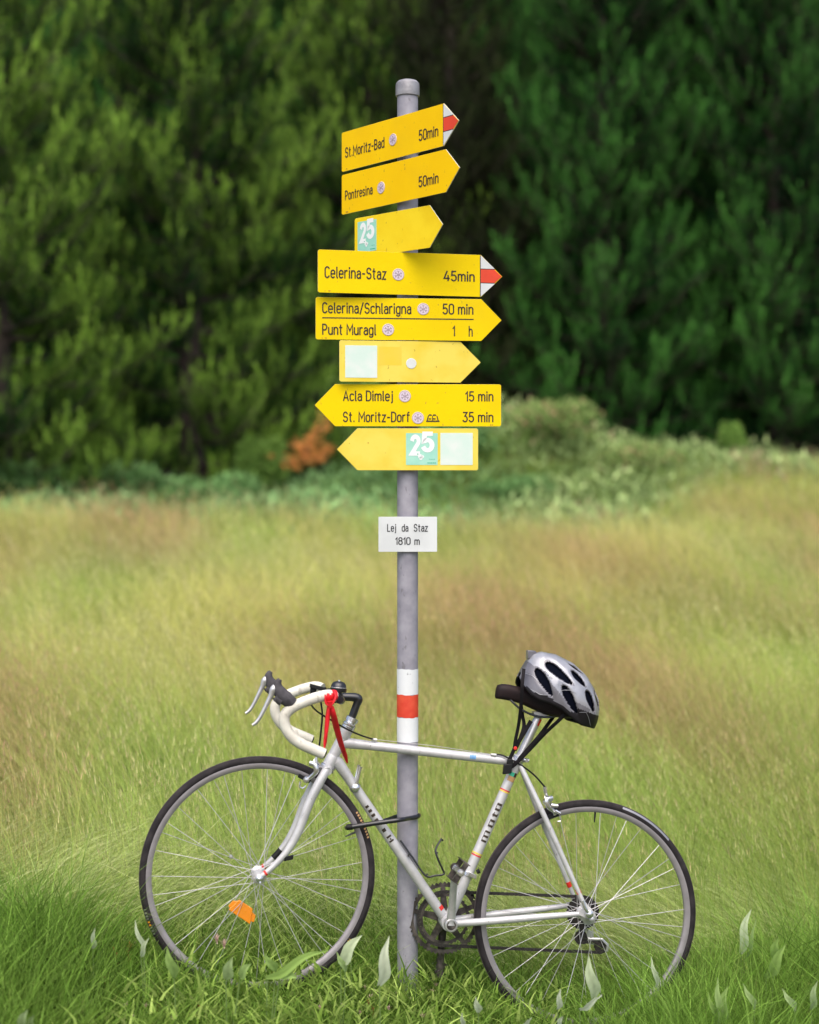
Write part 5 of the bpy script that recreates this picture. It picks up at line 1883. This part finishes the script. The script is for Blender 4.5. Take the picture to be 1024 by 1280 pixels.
    for line in ([(-17, 14), (-14, 21), (-6, 25), (4, 25.5)], [(-61, 20), (-52, 21), (-44, 17.5)], [(18, 6), (26, 10), (32, 6), (41, -2)], [(-48, 5), (-36, 4), (-26, 8)]):
        c = []
        for i in range(len(line) - 1):
            for k in range(6):
                t = k / 6
                c.append(skin(lerp(line[i][0], line[i + 1][0], t), lerp(line[i][1], line[i + 1][1], t)))
        c.append(skin(*line[-1]))
        mb.tube(c, [.0005, .0009, .0005], 6)
    mb.build('piping', M['hwhite'], sh)
    # small grey word on the shell
    mb = MB()
    x0, z0, x1, z1 = -46.5, 34.0, -31.5, 27.6
    L_ = math.hypot(x1 - x0, z1 - z0); ux, uz = (x1 - x0) / L_, (z1 - z0) / L_
    for pts in ([(0, 1), (0, .2), (.1, 0), (.2, 0), (.24, .2), (.24, 1)], [(.5, 1), (.30, 1), (.30, .5), (.46, .5), (.30, .5), (.30, 0), (.5, 0)], [(.55, 0), (.76, 1)], [(.55, 1), (.76, 0)], [(.82, 0), (.82, 1), (1.0, 1), (1.0, .5), (.82, .5)]):
        c = []
        for i in range(len(pts) - 1):
            for k in range(3):
                u_, v_ = lerp(pts[i][0], pts[i + 1][0], k / 3), lerp(pts[i][1], pts[i + 1][1], k / 3)
                c.append(skin(x0 + ux * L_ * u_ - uz * 2.8 * (v_ - .5), z0 + uz * L_ * u_ + ux * 2.8 * (v_ - .5), .35))
        mb.tube(c, .0005, 5)
    mb.build('shell_lettering', M['hgrey'], sh)
    # raised rear fin
    mb = MB()
    mb.prism([HP(-62, -6, 38), HP(-67, -4, 48), HP(-58, -6, 52), HP(-52, -6, 50)], yh * .026)
    mb.build('rear_fin', M['hgrey'], root, bevel=.002)
    # straps
    def strap(pts, w=.0075, name='strap'):
        mb = MB(); mb.tube(catmull(pts, 8), w, 8, flat=.17, flat_dir=bu)
        return mb.build(name, M['strap'], root)
    strap([bp(655, 836, .055), bp(653, 855, .088), bp(651.5, 880, .075), bp(648.5, 905, .045), bp(644.5, 925, .034), bp(643, 936, .030)], .0050)
    strap([bp(643, 936, .030), bp(637, 950, .028), bp(635, 958, .030)], .0055)
    strap([bp(650, 870, -.07), bp(653, 893, -.03), bp(655, 908, .016), bp(648.5, 928, .028), bp(643.5, 938, .028)], .0055)
    strap([bp(664, 901, .018), bp(655, 916, .026), bp(648, 928, .030)], .0062)
    strap([bp(706, 893, .075), bp(697, 902, .070), bp(681, 917, .050), bp(664, 935, .032), bp(645, 954, .028), bp(637, 960, .028)], .0058)
    strap([bp(694, 893, -.05), bp(676, 917.5, .02), bp(662, 934, .026), bp(648, 950, .026)], .0055)
    mb = MB()
    c = bp(634.5, 961.0, .028)
    mb.box(c, bu * .0125 + bv * .003, bv * .0145, bw * .006)
    mb.box(bp(637.5, 952.5, .028), bu * .0085, bv * .0085, bw * .0055)
    mb.build('buckle', M['blackplast'], root, bevel=.0025)
    mb = MB(); mb.lathe(bp(644.2, 935.3, .034), bw, [(.0052, 0), (.0055, .002), (.004, .004), (0, .0045)], 14)
    mb.build('strap_button', M['redpaint'], root)
build_helmet()

# ------------------------------------------------------------------ cable lock and ribbon
def build_lock():
    pts = [bp(437.5, 1034.0, .030), bp(455, 1031.2, .031), bp(480, 1027.6, .032), bp(500, 1024.8, .033)]
    def pl_(px, py, back): return on_plane(px, py, Vector((PX, PY + back, 0)), Vector((0, 1, 0)))
    pts += [pl_(512, 1022.8, -.052), pl_(520.5, 1021.2, -.030), pl_(523.6, 1019.5, -.002), pl_(521.0, 1018.4, .030), pl_(510, 1018.6, .050), pl_(495, 1021.2, .050)]
    pts += [bp(480, 1026.4, -.034), bp(455, 1031.5, -.034), bp(440, 1033.5, -.030), bp(434.5, 1034.6, -.016), bp(433.6, 1034.6, .008), bp(434.8, 1034.3, .022), pts[0]]
    mb = MB(); mb.tube(catmull(pts, 8), .0068, 14)
    o = mb.build('cable_lock', M['blackmetal'], None)
    tag(o, 'black loop lock tying the front wheel and silver frame to the grey pole', 'bike lock')
    mb = MB(); mb.tube([bp(433.6, 1034.2, .026), bp(441, 1033.4, .030)], .0088, 14)
    W[o.name] = Matrix()
    mb.build('lock_cylinder', M['blackplast'], o)
build_lock()

def build_ribbon():
    root = empty('red_ribbon', sp(412.5, 874, .19), 'bright red cloth ribbon knotted on the white taped handlebar, two tails hanging', 'ribbon')
    mb = MB()
    c0, c1 = sp(419.8, 869.2, .178), sp(405.0, 870.2, .190)
    mb.tube([lerp(c0, c1, t) for t in (0, .15, .5, .85, 1)], [.0144, .0160, .0157, .0162, .0146], 18)
    mb.tube(catmull([sp(417.5, 864.5, .198), sp(419.5, 872, .207), sp(413.5, 881.5, .205), sp(407.5, 879.0, .206), sp(406.5, 868, .203)], 5), [.003, .005, .0065, .005, .003], 10, flat=.6)
    mb.tube([sp(412.0, 876.5, .206), sp(413.0, 885.0, .205)], [.0095, .0060], 12)
    mb.build('knot', M['ribbon'], root, angle=50)
    mb = MB()
    def tail(cl, wd, tw):
        pts = catmull(cl, 8); n = len(pts); vs, fs = [], []
        for i, p in enumerate(pts):
            t = i / (n - 1)
            w_ = np.interp(t, np.linspace(0, 1, len(wd)), wd)
            a = tw[0] + (tw[1] - tw[0]) * t
            dv = us * math.cos(a) + ws * math.sin(a)
            cup = ws * math.cos(a) - us * math.sin(a)
            for k in (-1, -.33, .33, 1):
                vs.append(p + dv * (w_ * k) + cup * (.0035 * (1 - k * k) + .0012 * math.sin(t * 11 + k * 2)))
        for i in range(n - 1):
            for k in range(3):
                fs.append((i * 4 + k, i * 4 + k + 1, (i + 1) * 4 + k + 1, (i + 1) * 4 + k))
        mb.add(vs, fs)
    tail([sp(411.2, 883, .203), sp(410.0, 895, .20), sp(408.4, 911, .196), sp(406.6, 926, .19), sp(405.8, 936, .188)], [.0050, .0060, .0062, .0048, .0012], (.25, .7))
    a = mb.build('ribbon_tail', M['ribbon'], root, angle=70)
    mb = MB()
    tail([sp(414.0, 882, .203), sp(417.0, 894, .195), sp(421.0, 910, .16), sp(426.5, 930, .12), sp(431.0, 943, .09), sp(434.5, 954, .07)], [.0065, .0085, .0092, .0085, .0070, .0020], (.1, .5))
    c = mb.build('ribbon_tail', M['ribbon'], root, angle=70)
    for t_ in (a, c):
        so = t_.modifiers.new('thickness', 'SOLIDIFY'); so.thickness = .0008
build_ribbon()

# ------------------------------------------------------------------ broad pale leaves and small flowers in the foreground
def ground_at_pixel(px, py):
    """where the sight line through a photo pixel meets the turf"""
    lo, hi = 3.0, 9.0
    for _ in range(40):
        m = (lo + hi) / 2
        p = at(px, py, m)
        if p.z > gz(p.x, p.y): lo = m
        else: hi = m
    return at(px, py, lo)

BRG = np.array([.27, .42, .09]); BRP = np.array([.80, .84, .66])
def leaf_geo(S, base, tip, width, face, col, fold=.25, bend=.1):
    base, tip = Vector(base), Vector(tip)
    d = tip - base; L_ = d.length
    t_ = d.normalized()
    side = t_.cross(Vector(face)).normalized()
    nrm = side.cross(t_)
    n = 9
    vs, cs = [], []
    for i in range(n + 1):
        t = i / n
        w = width * (math.sin(math.pi * min(1, t * .94 + .06) ** .8)) * .5 + .0006
        p = base + d * t + nrm * (bend * L_ * math.sin(math.pi * t)) + side * (.04 * L_ * math.sin(2.2 * math.pi * t))
        for k in (-1, -.5, 0, .5, 1):
            vs.append(p + side * w * k + nrm * (abs(k) * w * fold + .0015 * math.sin(i * 2.1 + k * 3)))
            cs.append(col * (.82 if k == 0 else 1.0) * (.92 + .12 * ((i * 7 + int(k * 2)) % 3) / 2))
    q = []
    for i in range(n):
        for k in range(4):
            a = i * 5 + k
            q.append((a, a + 1, a + 6, a + 5))
    return np.array([tuple(v) for v in vs]), np.array(q), np.array(cs)

def leaf_plant(leaves, label, name='broad_leaf_plant', grp='broad pointed leaves in the foreground grass'):
    """leaves: list of (base px,py), (tip px,py), width m, colour mix, facing"""
    g = ground_at_pixel(leaves[0][0][0], min(1375, leaves[0][0][1] + 105))
    root = empty(name, g, label, 'leaf plant', grp)
    mb = MB()
    for (b0, t0, w, k, fx) in leaves:
        Y = g.y
        pb, pt = at(*b0, Y + .01), at(*t0, Y - .02)
        k = k ** 1.5 * .92
        col = BRG * (1 - k) + BRP * k
        v, q, c = leaf_geo(None, pb, pt, w * .82, (fx, -1, .25), col)
        link('leaf', mesh_from_arrays('leaf', v, [q], c, M['broad']), root)
        mb.tube([g + Vector((0, 0, -.02)), lerp(g, pb, .6) + Vector((.003, 0, 0)), pb + (pt - pb) * .03], [.0022, .0016, .0013], 6)
    for q in range(4):
        a = random.uniform(0, 6.28)
        l_ = random.uniform(.05, .09)
        pb = g + Vector((math.cos(a) * .012, math.sin(a) * .012, .012))
        pt = g + Vector((math.cos(a) * l_, math.sin(a) * l_, random.uniform(.045, .10)))
        v, qd, c = leaf_geo(None, pb, pt, random.uniform(.016, .026), (math.cos(a + 1.2), math.sin(a + 1.2), .9), BRG * random.uniform(.7, 1.1))
        link('leaf', mesh_from_arrays('leaf', v, [qd], c, M['broad']), root)
    mb.build('stem', M['stem'], root)

leaf_plant([((474, 1232), (485, 1170), .038, .95, .3)], 'single pale silvery leaf standing upright below the pole foot')
leaf_plant([((425, 1206), (452, 1168), .040, .75, -.2), ((432, 1215), (420, 1190), .02, .35, .5)], 'pale grey-green leaf leaning right against the front tyre bottom')
leaf_plant([((742, 1248), (735, 1195), .040, .72, .1)], 'upright pale leaf below the rear sprockets, inside the wheel')
leaf_plant([((724, 1262), (752, 1243), .020, 1.0, .6)], 'whitish narrow leaf lying flat below the rear wheel')
leaf_plant([((697, 1262), (700, 1236), .019, .95, .2)], 'small white upright leaf just left of the lying whitish leaf')
leaf_plant([((926, 1192), (938, 1136), .032, .72, -.3), ((930, 1200), (944, 1150), .016, .3, .4)], 'pale leaf standing in the long grass right of the rear wheel')
leaf_plant([((820, 1235), (813, 1196), .018, .75, .4)], 'narrow grey leaf under the rear tyre, right of the upright pale leaf')
leaf_plant([((957, 1222), (981, 1180), .040, .15, .2), ((968, 1200), (972, 1172), .034, .12, -.3)], 'broad green leaves near the right edge, above two smaller leaves')
leaf_plant([((898, 1280), (896, 1222), .026, .30, .2), ((902, 1278), (909, 1232), .030, .22, -.3), ((894, 1276), (884, 1240), .018, .15, .3)], 'clump of upright green leaves near the lower right')
leaf_plant([((943, 1262), (928, 1230), .022, .35, .4)], 'pale green leaf bent left, right of the upright green clump')
leaf_plant([((994, 1264), (977, 1236), .022, .45, .3)], 'pale green leaf bent left at the lower right corner')
leaf_plant([((1014, 1262), (1021, 1226), .022, .5, -.2)], 'pale leaf at the right border of the meadow foreground')
leaf_plant([((598, 1266), (594, 1246), .022, .85, .2), ((578, 1282), (577, 1266), .014, .9, .2)], 'small pale leaves low in the middle of the front turf')
leaf_plant([((652, 1282), (664, 1272), .018, .95, .5), ((700, 1284), (703, 1270), .018, .9, -.4)], 'whitish leaves at the bottom edge below the rear wheel')
leaf_plant([((282, 1224), (290, 1196), .034, .42, .2), ((300, 1222), (314, 1204), .028, .25, -.3)], 'grey-green leaf upright at the bottom of the front wheel')
leaf_plant([((332, 1222), (410, 1186), .026, .12, .1), ((345, 1214), (330, 1192), .026, .15, .3), ((350, 1216), (372, 1222), .030, .2, .2)], 'long fresh green leaf pointing right across the front wheel bottom')
leaf_plant([((218, 1222), (208, 1184), .030, .18, .3)], 'green leaf against the lower left of the front tyre')
leaf_plant([((180, 1190), (168, 1150), .014, .85, .3), ((176, 1196), (186, 1172), .016, .8, .0)], 'withered whitish leaves left of the front tyre')
leaf_plant([((116, 1186), (118, 1160), .016, .8, .3)], 'withered pale leaf in the dark grass at the left')
leaf_plant([((24, 1282), (34, 1262), .026, .5, .3), ((36, 1282), (42, 1268), .02, .4, .3)], 'pale leaves at the lower left corner')

def flower(kind):
    """three small kinds: pink clover-like head, yellow composite, rusty seed head"""
    root = empty_local({'pink': 'clover_flower', 'yellow': 'yellow_flower', 'rust': 'sorrel_seed_head'}[kind], None, None)
    mb = MB()
    hgt = .085
    mb.tube([Vector((0, 0, -.05)), Vector((.004, .002, hgt * .5)), Vector((0, 0, hgt))], [.0012, .0010], 5)
    mb.build('stem', M['stem'], root)
    n = {'pink': 22, 'yellow': 20, 'rust': 20}[kind]
    P = RNG.normal(0, .0015, (n, 3)) + np.array([0, 0, hgt])
    if kind == 'yellow':
        a = np.linspace(0, 6.28, n, endpoint=False)
        c = np.tile([.80, .50, .01], (n, 1))
        v, q, t, cc = blades(P, np.full(n, .004), np.full(n, .0030), a + 1.57, np.full(n, 1.9), a, np.full(n, .2), c, c, 2)
    else:
        c = np.tile([.70, .50, .44] if kind == 'pink' else [.36, .13, .05], (n, 1)) * RNG.uniform(.7, 1.25, (n, 1))
        if kind == 'rust': P[:, 2] -= RNG.uniform(0, .03, n)
        v, q, t, cc = blades(P, RNG.uniform(.006, .010, n), np.full(n, .0036), RNG.uniform(0, 6.28, n), RNG.uniform(.2, 1.5, n), RNG.uniform(0, 6.28, n), np.zeros(n), c, c, 2)
    link('flower_head', mesh_from_arrays('flower_head', v, [q, t], cc, M['leaf']), root)
    return root
FL = {k: flower(k) for k in ('pink', 'yellow', 'rust')}
SPOTS = {
    'pink': [(400, 540 * 0 + 1262), (430, 1259), (456, 1235), (462, 1248), (472, 1241), (540, 1240), (545, 1231), (552, 1228), (486, 1262), (515, 1250), (434, 1218), (441, 1236), (500, 1221), (291, 1192), (271, 1176), (266, 1202), (157, 1262), (183, 1262), (211, 1262), (166, 1276), (218, 1278), (585, 1229), (528, 1272), (450, 1268), (990, 1190), (497, 1244), (526, 1238), (280, 1182)],
    'yellow': [(129, 1193), (80, 1193), (438, 1180), (55, 1178), (94, 1184)],
    'rust': [(144, 1189), (161, 1182), (161, 1187), (196, 1259), (248, 1262), (772, 1236), (781, 1245), (18, 1168), (20, 1172), (132, 1221), (63, 1205), (460, 1252), (466, 1259)],
}
LAB = {'pink': 'tiny pale pink clover flower low in the short front grass', 'yellow': 'tiny yellow flower in the foreground grass at the left', 'rust': 'small rust-brown sorrel seed head among the front grass'}
for kind, spots in SPOTS.items():
    first = True
    for px, py in spots:
        o = FL[kind] if first else copy_tree(FL[kind])
        first = False
        g = ground_at_pixel(px, min(1320, py + 38))
        if py < 1190:
            Yb = min(g.y, 4.45)
            hp = at(px, py, Yb)
            base = Vector((hp.x, Yb, gz(hp.x, Yb)))
            s = max(.6, (hp.z - base.z) / .085)
        else:
            base = g; s = 1.0
        o.location = base
        o.rotation_euler = (0, 0, random.uniform(0, 6))
        o.scale = (min(s, 1.3), min(s, 1.3), s)
        tag(o, LAB[kind], 'flower' if kind != 'rust' else 'seed head', {'pink': 'pink clover flowers', 'yellow': 'yellow meadow flowers', 'rust': 'rusty sorrel heads'}[kind])
